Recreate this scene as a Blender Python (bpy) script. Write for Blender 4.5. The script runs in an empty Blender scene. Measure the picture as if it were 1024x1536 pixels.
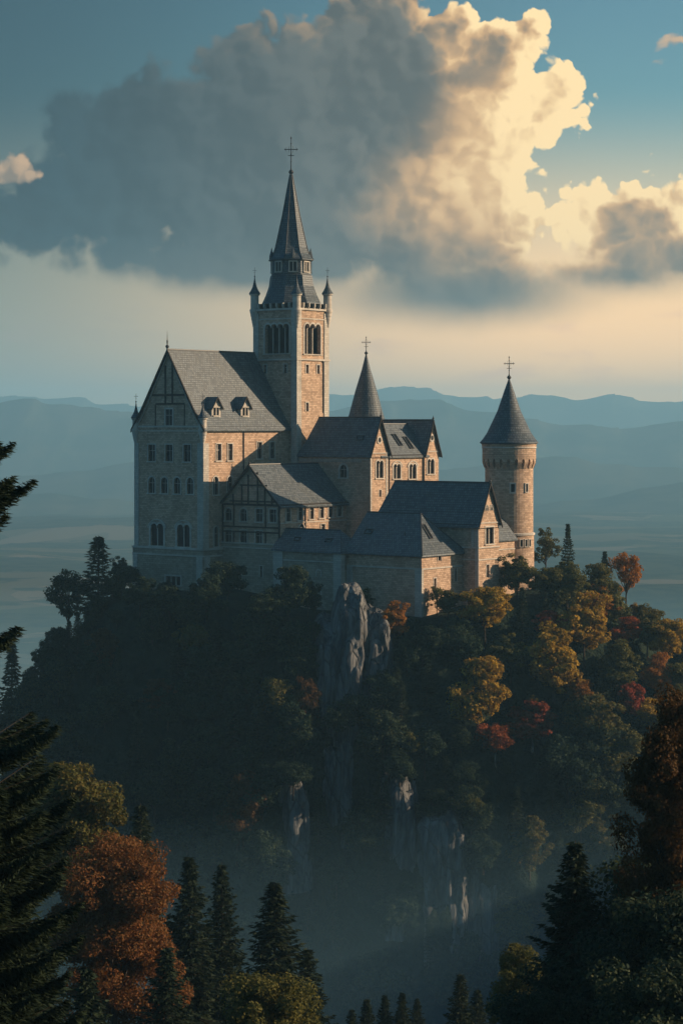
import bpy, math, random
import numpy as np
from mathutils import Vector, Matrix, noise
from mathutils.bvhtree import BVHTree

SC = bpy.context.scene
COL = SC.collection
R = math.radians

# ------------------------------------------------------------------ camera
# camera height is z = 0; the castle stands about 400 m away
CAM_Y = -400.0
F = 3200.0                      # focal length in photo pixels (1024 x 1536)
cam_data = bpy.data.cameras.new('camera')
cam_data.sensor_fit = 'AUTO'
cam_data.sensor_width = 36.0
cam_data.lens = F / 1536 * 36.0
cam_data.shift_y = -128.0 / 1536
cam_data.clip_start = 0.5
cam_data.clip_end = 80000
cam = bpy.data.objects.new('camera', cam_data)
cam.location = (0, CAM_Y, 0)
cam.rotation_euler = (R(90), 0, 0)
COL.objects.link(cam)
SC.camera = cam
SC.view_settings.view_transform = 'Standard'
SC.view_settings.look = 'None'
SC.view_settings.gamma = 1
SC.view_settings.exposure = 0.5

# ------------------------------------------------------------------ sun
SUN_AZ = 97.0                   # clockwise from the direction facing the camera, seen from above: to the viewer's right
SUN_EL = 19.0
sdir = Vector((math.sin(R(SUN_AZ)) * math.cos(R(SUN_EL)), -math.cos(R(SUN_AZ)) * math.cos(R(SUN_EL)), math.sin(R(SUN_EL))))
sun_data = bpy.data.lights.new('sun', 'SUN')
sun_data.energy = 5.0
sun_data.angle = R(0.5)
sun_data.color = (1.0, 0.74, 0.49)
sun = bpy.data.objects.new('sun', sun_data)
sun.rotation_euler = sdir.to_track_quat('Z', 'Y').to_euler()
sun.location = (300, 0, 200)
COL.objects.link(sun)


# ------------------------------------------------------------------ node helpers
class NX:
    """a float socket that can be used in plain arithmetic"""
    def __init__(s, nt, sock):
        s.nt, s.s = nt, sock

    def _op(s, op, *a):
        n = s.nt.nodes.new('ShaderNodeMath'); n.operation = op
        for i, v in enumerate((s,) + a):
            if isinstance(v, NX): s.nt.links.new(v.s, n.inputs[i])
            else: n.inputs[i].default_value = v
        return NX(s.nt, n.outputs[0])

    def __add__(s, o): return s._op('ADD', o)
    __radd__ = __add__
    def __sub__(s, o): return s._op('SUBTRACT', o)
    def __rsub__(s, o): return (s * -1.0) + o
    def __mul__(s, o): return s._op('MULTIPLY', o)
    __rmul__ = __mul__
    def __truediv__(s, o): return s._op('DIVIDE', o)
    def sqrt(s): return s._op('SQRT')
    def pow(s, e): return s._op('POWER', e)
    def smax(s, o, k): return s._op('SMOOTH_MAX', o, k)
    def max(s, o): return s._op('MAXIMUM', o)
    def min(s, o): return s._op('MINIMUM', o)
    def abs(s): return s._op('ABSOLUTE')
    def smooth(s, a, b):
        n = s.nt.nodes.new('ShaderNodeMapRange'); n.interpolation_type = 'SMOOTHSTEP'
        s.nt.links.new(s.s, n.inputs[0])
        n.inputs[1].default_value = a; n.inputs[2].default_value = b
        return NX(s.nt, n.outputs[0])


def nmix(nt, fac, a, b):
    n = nt.nodes.new('ShaderNodeMix'); n.data_type = 'RGBA'
    for sock, v in ((n.inputs[0], fac), (n.inputs[6], a), (n.inputs[7], b)):
        if isinstance(v, NX): nt.links.new(v.s, sock)
        elif isinstance(v, (int, float)): sock.default_value = v
        elif isinstance(v, tuple): sock.default_value = (v + (1,))[:4]
        else: nt.links.new(v, sock)
    return n.outputs[2]


def nvec(nt, x, y, z=0.0):
    n = nt.nodes.new('ShaderNodeCombineXYZ')
    for i, v in enumerate((x, y, z)):
        if isinstance(v, NX): nt.links.new(v.s, n.inputs[i])
        else: n.inputs[i].default_value = v
    return n.outputs[0]


def nnoise(nt, vec, scale, detail=4, rough=0.5, out='Fac', dist=0.0):
    n = nt.nodes.new('ShaderNodeTexNoise')
    n.inputs['Scale'].default_value = scale; n.inputs['Detail'].default_value = detail
    n.inputs['Roughness'].default_value = rough; n.inputs['Distortion'].default_value = dist
    if vec is not None: nt.links.new(vec, n.inputs['Vector'])
    return NX(nt, n.outputs[out]) if out == 'Fac' else n.outputs[out]


def nramp(nt, fac, stops, interp='LINEAR'):
    n = nt.nodes.new('ShaderNodeValToRGB'); n.color_ramp.interpolation = interp
    e = n.color_ramp.elements
    while len(e) < len(stops): e.new(0.5)
    for i, (p, c) in enumerate(stops):
        e[i].position = p; e[i].color = (c + (1,))[:4] if isinstance(c, tuple) else (c, c, c, 1)
    nt.links.new(fac.s if isinstance(fac, NX) else fac, n.inputs[0])
    return n.outputs[0]


# ------------------------------------------------------------------ world: sky and clouds
W = bpy.data.worlds.new('World')
SC.world = W
W.use_nodes = True
nt = W.node_tree
nt.nodes.clear()
out = nt.nodes.new('ShaderNodeOutputWorld')
bg = nt.nodes.new('ShaderNodeBackground')
SKY_STRENGTH = 0.10
bg.inputs['Strength'].default_value = SKY_STRENGTH
nt.links.new(bg.outputs[0], out.inputs[0])
sky = nt.nodes.new('ShaderNodeTexSky')
sky.sky_type = 'NISHITA'
sky.sun_disc = False
sky.sun_elevation = R(SUN_EL)
sky.sun_rotation = math.atan2(sdir.x, sdir.y)
sky.air_density = 1.0
sky.dust_density = 0.3
sky.ozone_density = 4.0
sky.altitude = 0
tc = nt.nodes.new('ShaderNodeTexCoord')
sep = nt.nodes.new('ShaderNodeSeparateXYZ')
nt.links.new(tc.outputs['Generated'], sep.inputs[0])
dx, dy, dz = (NX(nt, sep.outputs[i]) for i in range(3))
dyc = dy.max(0.08)
# tangent-plane coordinates of the view direction, in hundreds of photo pixels
sx = dx / dyc * (F / 100) + 5.12
sy = 6.40 - dz / dyc * (F / 100)


def cloud_field(ells, x, y, k=0.12):
    f = None
    for cx, cy, rx, ry in ells:
        ex = (x - cx) * (1 / rx); ey = (y - cy) * (1 / ry)
        e = 1.0 - (ex * ex + ey * ey).sqrt()
        e = e * min(rx, ry)
        f = e if f is None else f.smax(e, k)
    return f
BIG = [  # the one huge cumulus: centre and radii, in hundreds of photo pixels
    (2.2, 2.5, 1.9, 1.65), (1.3, 1.9, 0.95, 0.8), (1.0, 3.1, 2.2, 1.0), (4.2, 2.2, 2.0, 2.0), (3.4, 1.3, 1.0, 0.8), (5.7, 1.2, 1.6, 1.5),
    (6.5, 2.6, 1.6, 2.1), (7.35, 1.05, 1.0, 0.9), (8.15, 1.5, 0.75, 0.8), (7.6, 2.1, 0.75, 0.9), (6.6, 0.35, 0.8, 0.55), (7.9, 0.5, 0.45, 0.42),
    (7.2, 3.4, 1.05, 1.0), (6.9, 4.38, 2.8, 0.74), (3.8, 3.68, 2.8, 1.0), (0.2, 3.3, 1.9, 0.78), (9.4, 3.5, 1.25, 0.98), (10.3, 3.75, 1.0, 0.75), (9.05, 3.0, 0.46, 0.46),
    (4.9, 3.85, 1.6, 0.68), (2.4, 3.68, 2.0, 0.75), (9.75, 3.05, 0.46, 0.5), (9.3, 4.1, 2.2, 0.55)]
def warp(x, y, amp, s, det, off=0.0):                # amp may vary over the sky
    v = nvec(nt, x, y, 3.7 + off)
    n1 = nt.nodes.new('ShaderNodeTexNoise'); n1.inputs['Scale'].default_value = s; n1.inputs['Detail'].default_value = det
    n1.inputs['Roughness'].default_value = 0.58
    nt.links.new(v, n1.inputs['Vector'])
    sp = nt.nodes.new('ShaderNodeSeparateXYZ'); nt.links.new(n1.outputs['Color'], sp.inputs[0])
    return x + (NX(nt, sp.outputs[0]) - 0.5) * amp, y + (NX(nt, sp.outputs[1]) - 0.5) * amp


def billow(x, y, s, z=0.0):
    """rounded cauliflower lumps: smooth cellular noise, 0 in the creases to about 1 on the tops"""
    n = nt.nodes.new('ShaderNodeTexVoronoi'); n.feature = 'F1'; n.voronoi_dimensions = '2D'
    n.inputs['Scale'].default_value = s
    nt.links.new(nvec(nt, x + z, y), n.inputs['Vector'])
    return 1.0 - NX(nt, n.outputs['Distance']) * 1.25


under = sy.smooth(3.5, 4.5)                        # flat diffuse base
wx, wy = warp(sx, sy, (1.0 - under * 0.75) * 0.55, 1.3, 4)
ox, oy = wx + 0.13, wy - 0.09                      # a little towards the sun
bl1, bl2, bl3 = billow(wx, wy, 1.6), billow(wx, wy, 3.9, 5), billow(wx, wy, 8.5, 9)
b0 = bl1 * 0.58 + bl2 * 0.31 + bl3 * 0.09
slope = (bl1 - billow(ox, oy, 1.6)) * 0.62 + (bl2 - billow(ox, oy, 3.9, 5)) * 0.30
fld = cloud_field(BIG, wx, wy)
softside = sx.smooth(6.0, 2.0)                     # the far side is torn and soft
edge = fld + (b0 - 0.55) * 0.75 * (1.0 - under * 0.92)
soft = (softside * 0.30).max(under * 0.55) + 0.085
alpha = (edge / soft).smooth(0.0, 1.0)
# how much sun reaches this spot: thin rims and lumps that face the sun
rim = (edge / 0.75).smooth(1.0, 0.0)
facing = (slope * 1.7 + 0.5).smooth(0.0, 1.0)
right = sx.smooth(5.2, 8.0)
upper = sy.smooth(4.6, 3.2)
nbig = nnoise(nt, nvec(nt, wx, wy, 1.0), 0.75, 3, 0.5)
gx = (sx + (sy - 2.4) * 0.25 - 7.45) * (1 / 2.0); gy = (sy - 2.5) * (1 / 2.3)
glow = 1.0 - (gx * gx + gy * gy).sqrt()
glow = (glow + (nbig - 0.5) * 1.1).smooth(-0.2, 0.9)
lit = (rim * right * (0.45 + facing * 0.7) + glow * (0.58 + facing * 0.30)) * (upper * 0.85 + 0.15)
topl = rim * facing * sx.smooth(0.5, 6.0) * sy.smooth(2.6, 0.3) * 0.35
lit = (lit + topl + sx.smooth(8.0, 9.0) * (0.16 + facing * 0.18) * upper).min(1.0)
K = 0.68 / SKY_STRENGTH
def kc(r, g, b, k=1.0): return (r * K * k, g * K * k, b * K * k)
shade = nmix(nt, sx.smooth(0.5, 7.6), kc(0.048, 0.092, 0.116), kc(0.200, 0.205, 0.185))
shade = nmix(nt, (nbig * 0.80 + facing * 0.20).smooth(0.30, 0.70), nmix(nt, 0.48 - sx.smooth(6.0, 9.0) * 0.30, shade, kc(0.035, 0.058, 0.072)), shade)
shade = nmix(nt, under * 0.45, shade, kc(0.145, 0.150, 0.135))
gold = nmix(nt, lit.smooth(0.40, 1.0), kc(0.76, 0.47, 0.235), kc(1.22, 0.90, 0.47))
ccol = nmix(nt, lit.smooth(0.0, 0.62), shade, gold)
# the clear sky: the sky texture, graded by the day's colour
gm = nt.nodes.new('ShaderNodeGamma'); gm.inputs[1].default_value = 1.4
sc0 = nt.nodes.new('ShaderNodeMix'); sc0.data_type = 'RGBA'; sc0.blend_type = 'MULTIPLY'; sc0.inputs[0].default_value = 1.0
sc0.inputs[7].default_value = (SKY_STRENGTH,) * 3 + (1,)
nt.links.new(sky.outputs[0], sc0.inputs[6]); nt.links.new(sc0.outputs[2], gm.inputs[0])
tint = nt.nodes.new('ShaderNodeMix'); tint.data_type = 'RGBA'; tint.blend_type = 'MULTIPLY'
tint.inputs[0].default_value = 1.0
nt.links.new(gm.outputs[0], tint.inputs[6])
tint.inputs[7].default_value = kc(1.75, 1.66, 1.12) + (1,)
skyc = nmix(nt, (1.0 - sx.smooth(-1.0, 9.5)) * dy.smooth(0.12, 0.4) * 0.80, tint.outputs[2], kc(0.033, 0.074, 0.100))
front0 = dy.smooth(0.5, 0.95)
# the evening band low in front, warmer towards the sun
band = dy.smooth(0.05, 0.5) * sy.smooth(1.2, 5.4)
skyc = nmix(nt, band * 0.85, skyc, nmix(nt, sx.smooth(-1.0, 9.0), kc(0.38, 0.38, 0.30), kc(1.72, 1.0, 0.46)))
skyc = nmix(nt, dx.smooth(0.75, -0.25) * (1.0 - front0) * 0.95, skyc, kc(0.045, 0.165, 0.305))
front = dy.smooth(0.35, 0.6)
# thin evening clouds low over the mountains
lowx, lowy = warp(sx * 0.55, sy * 1.9, 0.8, 1.2, 5, 2.0)
thin = nnoise(nt, nvec(nt, lowx, lowy, 8.0), 1.1, 5, 0.55).smooth(0.50, 0.78) * sy.smooth(4.4, 4.9) * sy.smooth(6.2, 5.4)
skyc = nmix(nt, thin * front * 0.75, skyc, nmix(nt, sx.smooth(2.0, 8.0), kc(0.42, 0.36, 0.29), kc(1.15, 0.68, 0.42)))
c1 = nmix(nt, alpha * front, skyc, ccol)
# two small lit puffs
SM = [(0.1, 2.55, 0.55, 0.36), (10.15, 0.62, 0.24, 0.2), (9.9, 0.92, 0.09, 0.08)]
f2 = cloud_field(SM, wx, wy) + (b0 - 0.6) * 0.5
a2 = (f2 / 0.14).smooth(0.0, 1.0)
c2 = nmix(nt, (facing * 0.8 + 0.2).min(1.0), kc(0.20, 0.19, 0.17), kc(0.75, 0.50, 0.30))
c1 = nmix(nt, a2 * front * 0.85, c1, c2)
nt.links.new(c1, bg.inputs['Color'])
W.cycles.sampling_method = 'MANUAL'
W.cycles.sample_map_resolution = 512
SC.cycles.use_denoising = True
SC.cycles.max_bounces = 6
SC.cycles.diffuse_bounces = 3
SC.cycles.glossy_bounces = 2
SC.cycles.transparent_max_bounces = 4
SC.cycles.volume_bounces = 0
SC.cycles.sample_clamp_indirect = 4.0
# ------------------------------------------------------------------ materials
MATS = {}


def new_mat(name):
    m = bpy.data.materials.new(name); m.use_nodes = True
    t = m.node_tree
    p = t.nodes['Principled BSDF']
    MATS[name] = m
    return m, t, p


def setc(p, key, v):
    p.inputs[key].default_value = (v + (1,)) if isinstance(v, tuple) else v


def bump(t, p, h, strength=0.4, dist=0.05):
    b = t.nodes.new('ShaderNodeBump'); b.inputs['Strength'].default_value = strength; b.inputs['Distance'].default_value = dist
    t.links.new(h.s if isinstance(h, NX) else h, b.inputs['Height']); t.links.new(b.outputs[0], p.inputs['Normal'])


def uvsock(t): return t.nodes.new('ShaderNodeTexCoord').outputs['UV']
def objsock(t): return t.nodes.new('ShaderNodeTexCoord').outputs['Object']
def geopos(t): return t.nodes.new('ShaderNodeNewGeometry').outputs['Position']


def mapping(t, vec, scale=(1, 1, 1), loc=(0, 0, 0)):
    n = t.nodes.new('ShaderNodeMapping'); n.inputs['Scale'].default_value = scale; n.inputs['Location'].default_value = loc
    t.links.new(vec, n.inputs[0]); return n.outputs[0]


def stone_mat(name, c1, c2, mortar, bw=0.62, bh=0.30, streak=0.35):
    m, t, p = new_mat(name)
    uv = uvsock(t); pos = geopos(t)
    wob = nnoise(t, pos, 1.3, 3, 0.6, out='Color')
    add = t.nodes.new('ShaderNodeVectorMath'); add.operation = 'MULTIPLY_ADD'
    t.links.new(wob, add.inputs[0]); add.inputs[1].default_value = (0.12, 0.08, 0); t.links.new(uv, add.inputs[2])
    b = t.nodes.new('ShaderNodeTexBrick')
    b.inputs['Color1'].default_value = (0, 0, 0, 1); b.inputs['Color2'].default_value = (1, 1, 1, 1); b.inputs['Mortar'].default_value = (0.5, 0.5, 0.5, 1)
    b.inputs['Scale'].default_value = 1.0; b.inputs['Mortar Size'].default_value = 0.022; b.inputs['Mortar Smooth'].default_value = 0.3
    b.inputs['Brick Width'].default_value = bw; b.inputs['Row Height'].default_value = bh
    t.links.new(add.outputs[0], b.inputs['Vector'])
    n2 = nnoise(t, pos, 0.22, 5, 0.6)
    n3 = nnoise(t, mapping(t, pos, (1.1, 1.1, 0.10)), 0.9, 4, 0.6)      # rain streaks run down the wall
    n4 = nnoise(t, pos, 2.6, 3, 0.7)
    bc = NX(t, b.outputs['Color'])
    col = nmix(t, (bc * 0.6 + n4 * 0.55).smooth(0.1, 1.0), c1, c2)
    col = nmix(t, n2.smooth(0.45, 0.75) * 0.45, col, tuple(x * 0.62 for x in c1))
    col = nmix(t, n3.smooth(0.52, 0.78) * streak, col, (0.12, 0.11, 0.095))
    mt = NX(t, b.outputs['Fac'])
    col = nmix(t, mt * 0.8, col, mortar)
    t.links.new(col, p.inputs['Base Color'])
    p.inputs['Roughness'].default_value = 0.9; p.inputs['Specular IOR Level'].default_value = 0.2
    bump(t, p, (1.0 - mt) * 0.6 + bc * 0.4 + n4 * 0.3, 0.9, 0.06)
    return m


stone_mat('wall_stone', (0.33, 0.22, 0.15), (0.60, 0.42, 0.295), (0.13, 0.10, 0.075), 0.7, 0.36)
stone_mat('plinth_stone', (0.26, 0.205, 0.15), (0.42, 0.34, 0.25), (0.15, 0.125, 0.10), 0.9, 0.42, 0.5)
stone_mat('ashlar', (0.40, 0.36, 0.31), (0.54, 0.49, 0.42), (0.25, 0.22, 0.19), 0.85, 0.42, 0.4)
stone_mat('trim_stone', (0.42, 0.375, 0.32), (0.56, 0.50, 0.43), (0.40, 0.36, 0.30), 1.6, 0.9, 0.3)


def slate_mat(name, c1, c2, bw=0.55, bh=0.50):
    m, t, p = new_mat(name)
    uv = uvsock(t); pos = geopos(t)
    b = t.nodes.new('ShaderNodeTexBrick')
    b.inputs['Color1'].default_value = (0, 0, 0, 1); b.inputs['Color2'].default_value = (1, 1, 1, 1); b.inputs['Mortar'].default_value = (0.3, 0.3, 0.3, 1)
    b.inputs['Scale'].default_value = 1.0; b.inputs['Mortar Size'].default_value = 0.05; b.inputs['Mortar Smooth'].default_value = 0.2
    b.inputs['Brick Width'].default_value = bw; b.inputs['Row Height'].default_value = bh
    t.links.new(uv, b.inputs['Vector'])
    sepv = t.nodes.new('ShaderNodeSeparateXYZ'); t.links.new(uv, sepv.inputs[0])
    row = (NX(t, sepv.outputs[1]) / bh)._op('FRACT')
    n2 = nnoise(t, pos, 0.35, 5, 0.65); n4 = nnoise(t, pos, 4.0, 2, 0.6)
    col = nmix(t, (NX(t, b.outputs['Color']) * 0.6 + n4 * 0.5).smooth(0.1, 1.0), c1, c2)
    col = nmix(t, n2.smooth(0.5, 0.78) * 0.5, col, (0.075, 0.075, 0.05))   # lichen
    col = nmix(t, NX(t, b.outputs['Fac']) * 0.85, col, (0.010, 0.012, 0.014))
    col = nmix(t, nnoise(t, mapping(t, uv, (1.6, 0.12, 1)), 1.0, 4, 0.6).smooth(0.5, 0.8) * 0.45, col, (0.14, 0.14, 0.125))   # run-off streaks
    t.links.new(col, p.inputs['Base Color'])
    p.inputs['Roughness'].default_value = 0.55; p.inputs['Specular IOR Level'].default_value = 0.35
    bump(t, p, (1.0 - row) * 0.8 + NX(t, b.outputs['Color']) * 0.4, 0.9, 0.08)
    return m


slate_mat('slate', (0.050, 0.066, 0.078), (0.135, 0.158, 0.170))
slate_mat('spire_slate', (0.038, 0.054, 0.066), (0.105, 0.128, 0.142), 0.45, 0.46)


def plain_mat(name, c, rough=0.7, spec=0.3, metal=0.0, var=0.35, scale=2.0):
    m, t, p = new_mat(name)
    n = nnoise(t, geopos(t), scale, 4, 0.6)
    t.links.new(nmix(t, n.smooth(0.3, 0.7), tuple(x * (1 - var) for x in c), tuple(x * (1 + var) for x in c)), p.inputs['Base Color'])
    p.inputs['Roughness'].default_value = rough; p.inputs['Specular IOR Level'].default_value = spec; p.inputs['Metallic'].default_value = metal
    return m


plain_mat('timber', (0.030, 0.024, 0.020), 0.8, 0.2)
plain_mat('lead', (0.040, 0.043, 0.046), 0.5, 0.4)
plain_mat('iron', (0.020, 0.020, 0.022), 0.5, 0.4)
plain_mat('dark_gap', (0.010, 0.010, 0.011), 0.9, 0.1)
plain_mat('bark', (0.050, 0.038, 0.028), 0.95, 0.1)
plain_mat('pale_bark', (0.22, 0.19, 0.16), 0.95, 0.1)
plain_mat('pane_glass', (0.012, 0.014, 0.017), 0.35, 0.12, 0.0, 0.5, 1.1)


def rock_mat():
    m, t, p = new_mat('limestone')
    pos = objsock(t)
    v = mapping(t, pos, (1, 1, 0.13))
    n1 = nnoise(t, v, 0.55, 7, 0.65, dist=0.6)
    n2 = nnoise(t, v, 1.9, 5, 0.6)
    n3 = nnoise(t, pos, 0.35, 4, 0.6)
    w = t.nodes.new('ShaderNodeTexVoronoi'); w.feature = 'DISTANCE_TO_EDGE'; w.inputs['Scale'].default_value = 0.42
    t.links.new(mapping(t, pos, (1, 1, 0.28)), w.inputs['Vector'])
    crack = NX(t, w.outputs['Distance']).smooth(0.0, 0.05)
    col = nmix(t, n1.smooth(0.35, 0.68), (0.05, 0.054, 0.06), (0.225, 0.222, 0.215))
    col = nmix(t, n2.smooth(0.52, 0.72) * 0.7, col, (0.07, 0.072, 0.07))
    col = nmix(t, n3.smooth(0.55, 0.75) * 0.4, col, (0.20, 0.17, 0.12))
    col = nmix(t, (1.0 - crack) * 0.7, col, (0.05, 0.05, 0.05))
    t.links.new(col, p.inputs['Base Color']); p.inputs['Roughness'].default_value = 0.95; p.inputs['Specular IOR Level'].default_value = 0.1
    bump(t, p, n1 * 0.8 + n2 * 0.5 + crack * 0.2, 1.0, 0.7)


rock_mat()


def soil_mat():
    m, t, p = new_mat('forest_floor')
    pos = geopos(t)
    n1 = nnoise(t, pos, 0.16, 6, 0.65); n2 = nnoise(t, pos, 0.9, 4, 0.6)
    col = nmix(t, n1.smooth(0.35, 0.7), (0.009, 0.017, 0.012), (0.022, 0.034, 0.022))
    col = nmix(t, n2.smooth(0.55, 0.8) * 0.6, col, (0.035, 0.032, 0.018))
    t.links.new(col, p.inputs['Base Color']); p.inputs['Roughness'].default_value = 1.0; p.inputs['Specular IOR Level'].default_value = 0.05
    bump(t, p, n2 + n1, 1.0, 1.2)


soil_mat()


def plain_ground_mat():
    """the far valley: strips of stubble and meadow between dark woods"""
    m, t, p = new_mat('valley_land')
    pos = geopos(t)
    warpn = nnoise(t, pos, 0.0011, 4, 0.55, out='Color')
    add = t.nodes.new('ShaderNodeVectorMath'); add.operation = 'MULTIPLY_ADD'
    t.links.new(warpn, add.inputs[0]); add.inputs[1].default_value = (420, 420, 0); t.links.new(pos, add.inputs[2])
    v = t.nodes.new('ShaderNodeTexVoronoi'); v.inputs['Scale'].default_value = 0.0085
    t.links.new(mapping(t, add.outputs[0], (1, 0.55, 1)), v.inputs['Vector'])
    sp = t.nodes.new('ShaderNodeSeparateXYZ'); t.links.new(v.outputs['Color'], sp.inputs[0])
    fields = nramp(t, sp.outputs[0], [(0.0, (0.075, 0.066, 0.036)), (0.35, (0.045, 0.05, 0.024)), (0.6, (0.115, 0.092, 0.058)), (0.85, (0.034, 0.042, 0.02))], 'CONSTANT')
    n = nnoise(t, mapping(t, add.outputs[0], (0.6, 1.0, 1)), 0.0034, 7, 0.62)
    wood = n.smooth(0.46, 0.49)
    n2 = nnoise(t, pos, 0.03, 4, 0.6)
    trees = nmix(t, n2.smooth(0.35, 0.65), (0.010, 0.016, 0.009), (0.034, 0.040, 0.018))
    t.links.new(nmix(t, wood, fields, trees), p.inputs['Base Color'])
    p.inputs['Roughness'].default_value = 1.0; p.inputs['Specular IOR Level'].default_value = 0.0
    m2, t2, p2 = new_mat('mountain_land')
    n = nnoise(t2, geopos(t2), 0.004, 6, 0.6)
    t2.links.new(nmix(t2, n.smooth(0.35, 0.65), (0.018, 0.028, 0.016), (0.055, 0.055, 0.035)), p2.inputs['Base Color'])
    p2.inputs['Roughness'].default_value = 1.0; p2.inputs['Specular IOR Level'].default_value = 0.0


plain_ground_mat()


# ------------------------------------------------------------------ mesh helpers
def link(o, parent=None):
    COL.objects.link(o)
    if parent is not None: o.parent = parent
    return o


def tag(o, label=None, cat=None, group=None, kind=None):
    if label: o['label'] = label
    if cat: o['category'] = cat
    if group: o['group'] = group
    if kind: o['kind'] = kind
    return o


def empty(name, loc, rz, label, cat, group=None):
    o = bpy.data.objects.new(name, None); o.empty_display_size = 1
    o.location = loc; o.rotation_euler = (0, 0, rz)
    link(o); tag(o, label, cat, group)
    return o


def np_mesh(name, verts, faces, mat=None, smooth=False):
    """verts (n,3) array and faces (m,k) array -> mesh"""
    me = bpy.data.meshes.new(name)
    verts = np.asarray(verts, np.float32); faces = np.asarray(faces, np.int32)
    m, k = faces.shape
    me.vertices.add(len(verts)); me.vertices.foreach_set('co', verts.ravel())
    me.loops.add(m * k); me.loops.foreach_set('vertex_index', faces.ravel())
    me.polygons.add(m)
    me.polygons.foreach_set('loop_start', np.arange(m, dtype=np.int32) * k)
    me.polygons.foreach_set('loop_total', np.full(m, k, np.int32))
    if smooth: me.polygons.foreach_set('use_smooth', np.ones(m, bool))
    me.update(calc_edges=True)
    if mat: me.materials.append(MATS[mat])
    return me


def grid_faces(nu, nv, wrap=False):
    i, j = np.meshgrid(np.arange(nu if wrap else nu - 1), np.arange(nv - 1), indexing='ij')
    a = i * nv + j; b = ((i + 1) % nu) * nv + j
    return np.stack([a, b, b + 1, a + 1], -1).reshape(-1, 4)


# ------------------------------------------------------------------ the land
VALLEY = -230.0


def sstep(x, a, b):
    t = min(1.0, max(0.0, (x - a) / (b - a))); return t * t * (3 - 2 * t)


def land(x, y):
    d = y - CAM_Y
    # the near slope below the viewpoint, falling into the gorge
    near = -2.0 - 0.325 * max(d, 0.0)
    near = near + 0.10 * max(0, abs(x) - 30) * sstep(d, 260, 60) * (1.3 if x > 0 else 0.9)
    n = noise.fractal(Vector((x * 0.02, y * 0.02, 0.3)), 1.0, 2.0, 4)
    near += n * 2.5 * sstep(d, 20, 80)
    k = sstep(d, 205, 330)
    h = near * (1 - k) + VALLEY * k
    # unseen spur added to the viewer's right to shade the gorge and near slope
    xc = 150 + 0.165 * max(d, -50)
    w = 85.0
    crest = 8 - 0.062 * max(d, 0)
    e = math.exp(-((x - xc) / w) ** 2 * (1.0 if x > xc else 2.2)) * sstep(d, 700, 520)
    sp = VALLEY + (crest + n * 6 - VALLEY) * e
    h = max(h, sp) if d > 0 or x > 60 else h
    h += noise.fractal(Vector((x * 0.0012, y * 0.0012, 5.0)), 1.0, 2.0, 4) * 24 * sstep(d, 1000, 2600)
    return h


def build_land():
    ds = np.concatenate([np.linspace(-300, 0, 8), np.linspace(6, 620, 90), np.geomspace(650, 14200, 90)])
    ts = np.concatenate([np.linspace(-1, 1, 111)])
    V = []
    for d in ds:
        hw = 420 + max(d, 0) * 0.42
        for t in ts:
            x = hw * (abs(t) ** 1.6) * (1 if t > 0 else -1); y = d + CAM_Y
            V.append((x, y, land(x, y)))
    me = np_mesh('ground', V, grid_faces(len(ds), len(ts)), None, True)
    me.materials.append(MATS['forest_floor']); me.materials.append(MATS['valley_land'])
    ys = np.array([V[p.vertices[0]][1] for p in me.polygons])
    me.polygons.foreach_set('material_index', (ys > 260).astype(np.int32))
    o = link(bpy.data.objects.new('ground', me)); tag(o, kind='structure')


build_land()


def pxz(py, d): return (640 - py) / F * d
def pxx(px, d): return (px - 512) / F * d


def ridge(name, d, crest, depth, seed, rough, mat='mountain_land'):
    """a mountain range about d metres away: crest is a list of (photo px, photo py) of its skyline"""
    rnd = Vector((seed * 7.3, seed * 3.1, seed))
    crest = [(-1400, crest[0][1] + 6)] + crest + [(2400, crest[-1][1] + 4)]
    xs = np.array([c[0] for c in crest], float); ys = np.array([c[1] for c in crest], float)
    n, m = 460, 23
    px = np.linspace(xs[0], xs[-1], n)
    py = np.interp(px, xs, ys)
    ker = np.hanning(9); ker /= ker.sum()
    py = py + np.array([noise.fractal(Vector((q * 0.022, seed * 9.1, 0)), 0.8, 2.2, 5) for q in px]) * -4.5
    py = np.convolve(np.pad(py, 4, 'edge'), ker, 'valid')
    V = []
    for i in range(n):
        x0 = pxx(px[i], d)
        zc = pxz(py[i], d)
        for j in range(m):
            s = (j / (m - 1)) * 2 - 1                       # -1 front foot .. 0 crest .. 1 back foot
            y = CAM_Y + d + s * depth
            prof = (1 - abs(s)) ** 1.25
            nz = noise.fractal(Vector((x0 / d * 34, y / depth * 1.5, 0)) + rnd, 0.9, 2.1, 6)
            z = VALLEY - 12 + (zc - VALLEY + 12) * prof
            z += nz * rough * (0.15 + 1.0 * min(1, prof * (1.15 - prof) * 4)) * (d / 3200)
            x = x0 * (1 + s * depth / d * 0.6) + nz * rough * d / 3200 * 2
            V.append((x, y, z))
    me = np_mesh(name, V, grid_faces(n, m), mat, True)
    tag(link(bpy.data.objects.new(name, me)), kind='structure')


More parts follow.
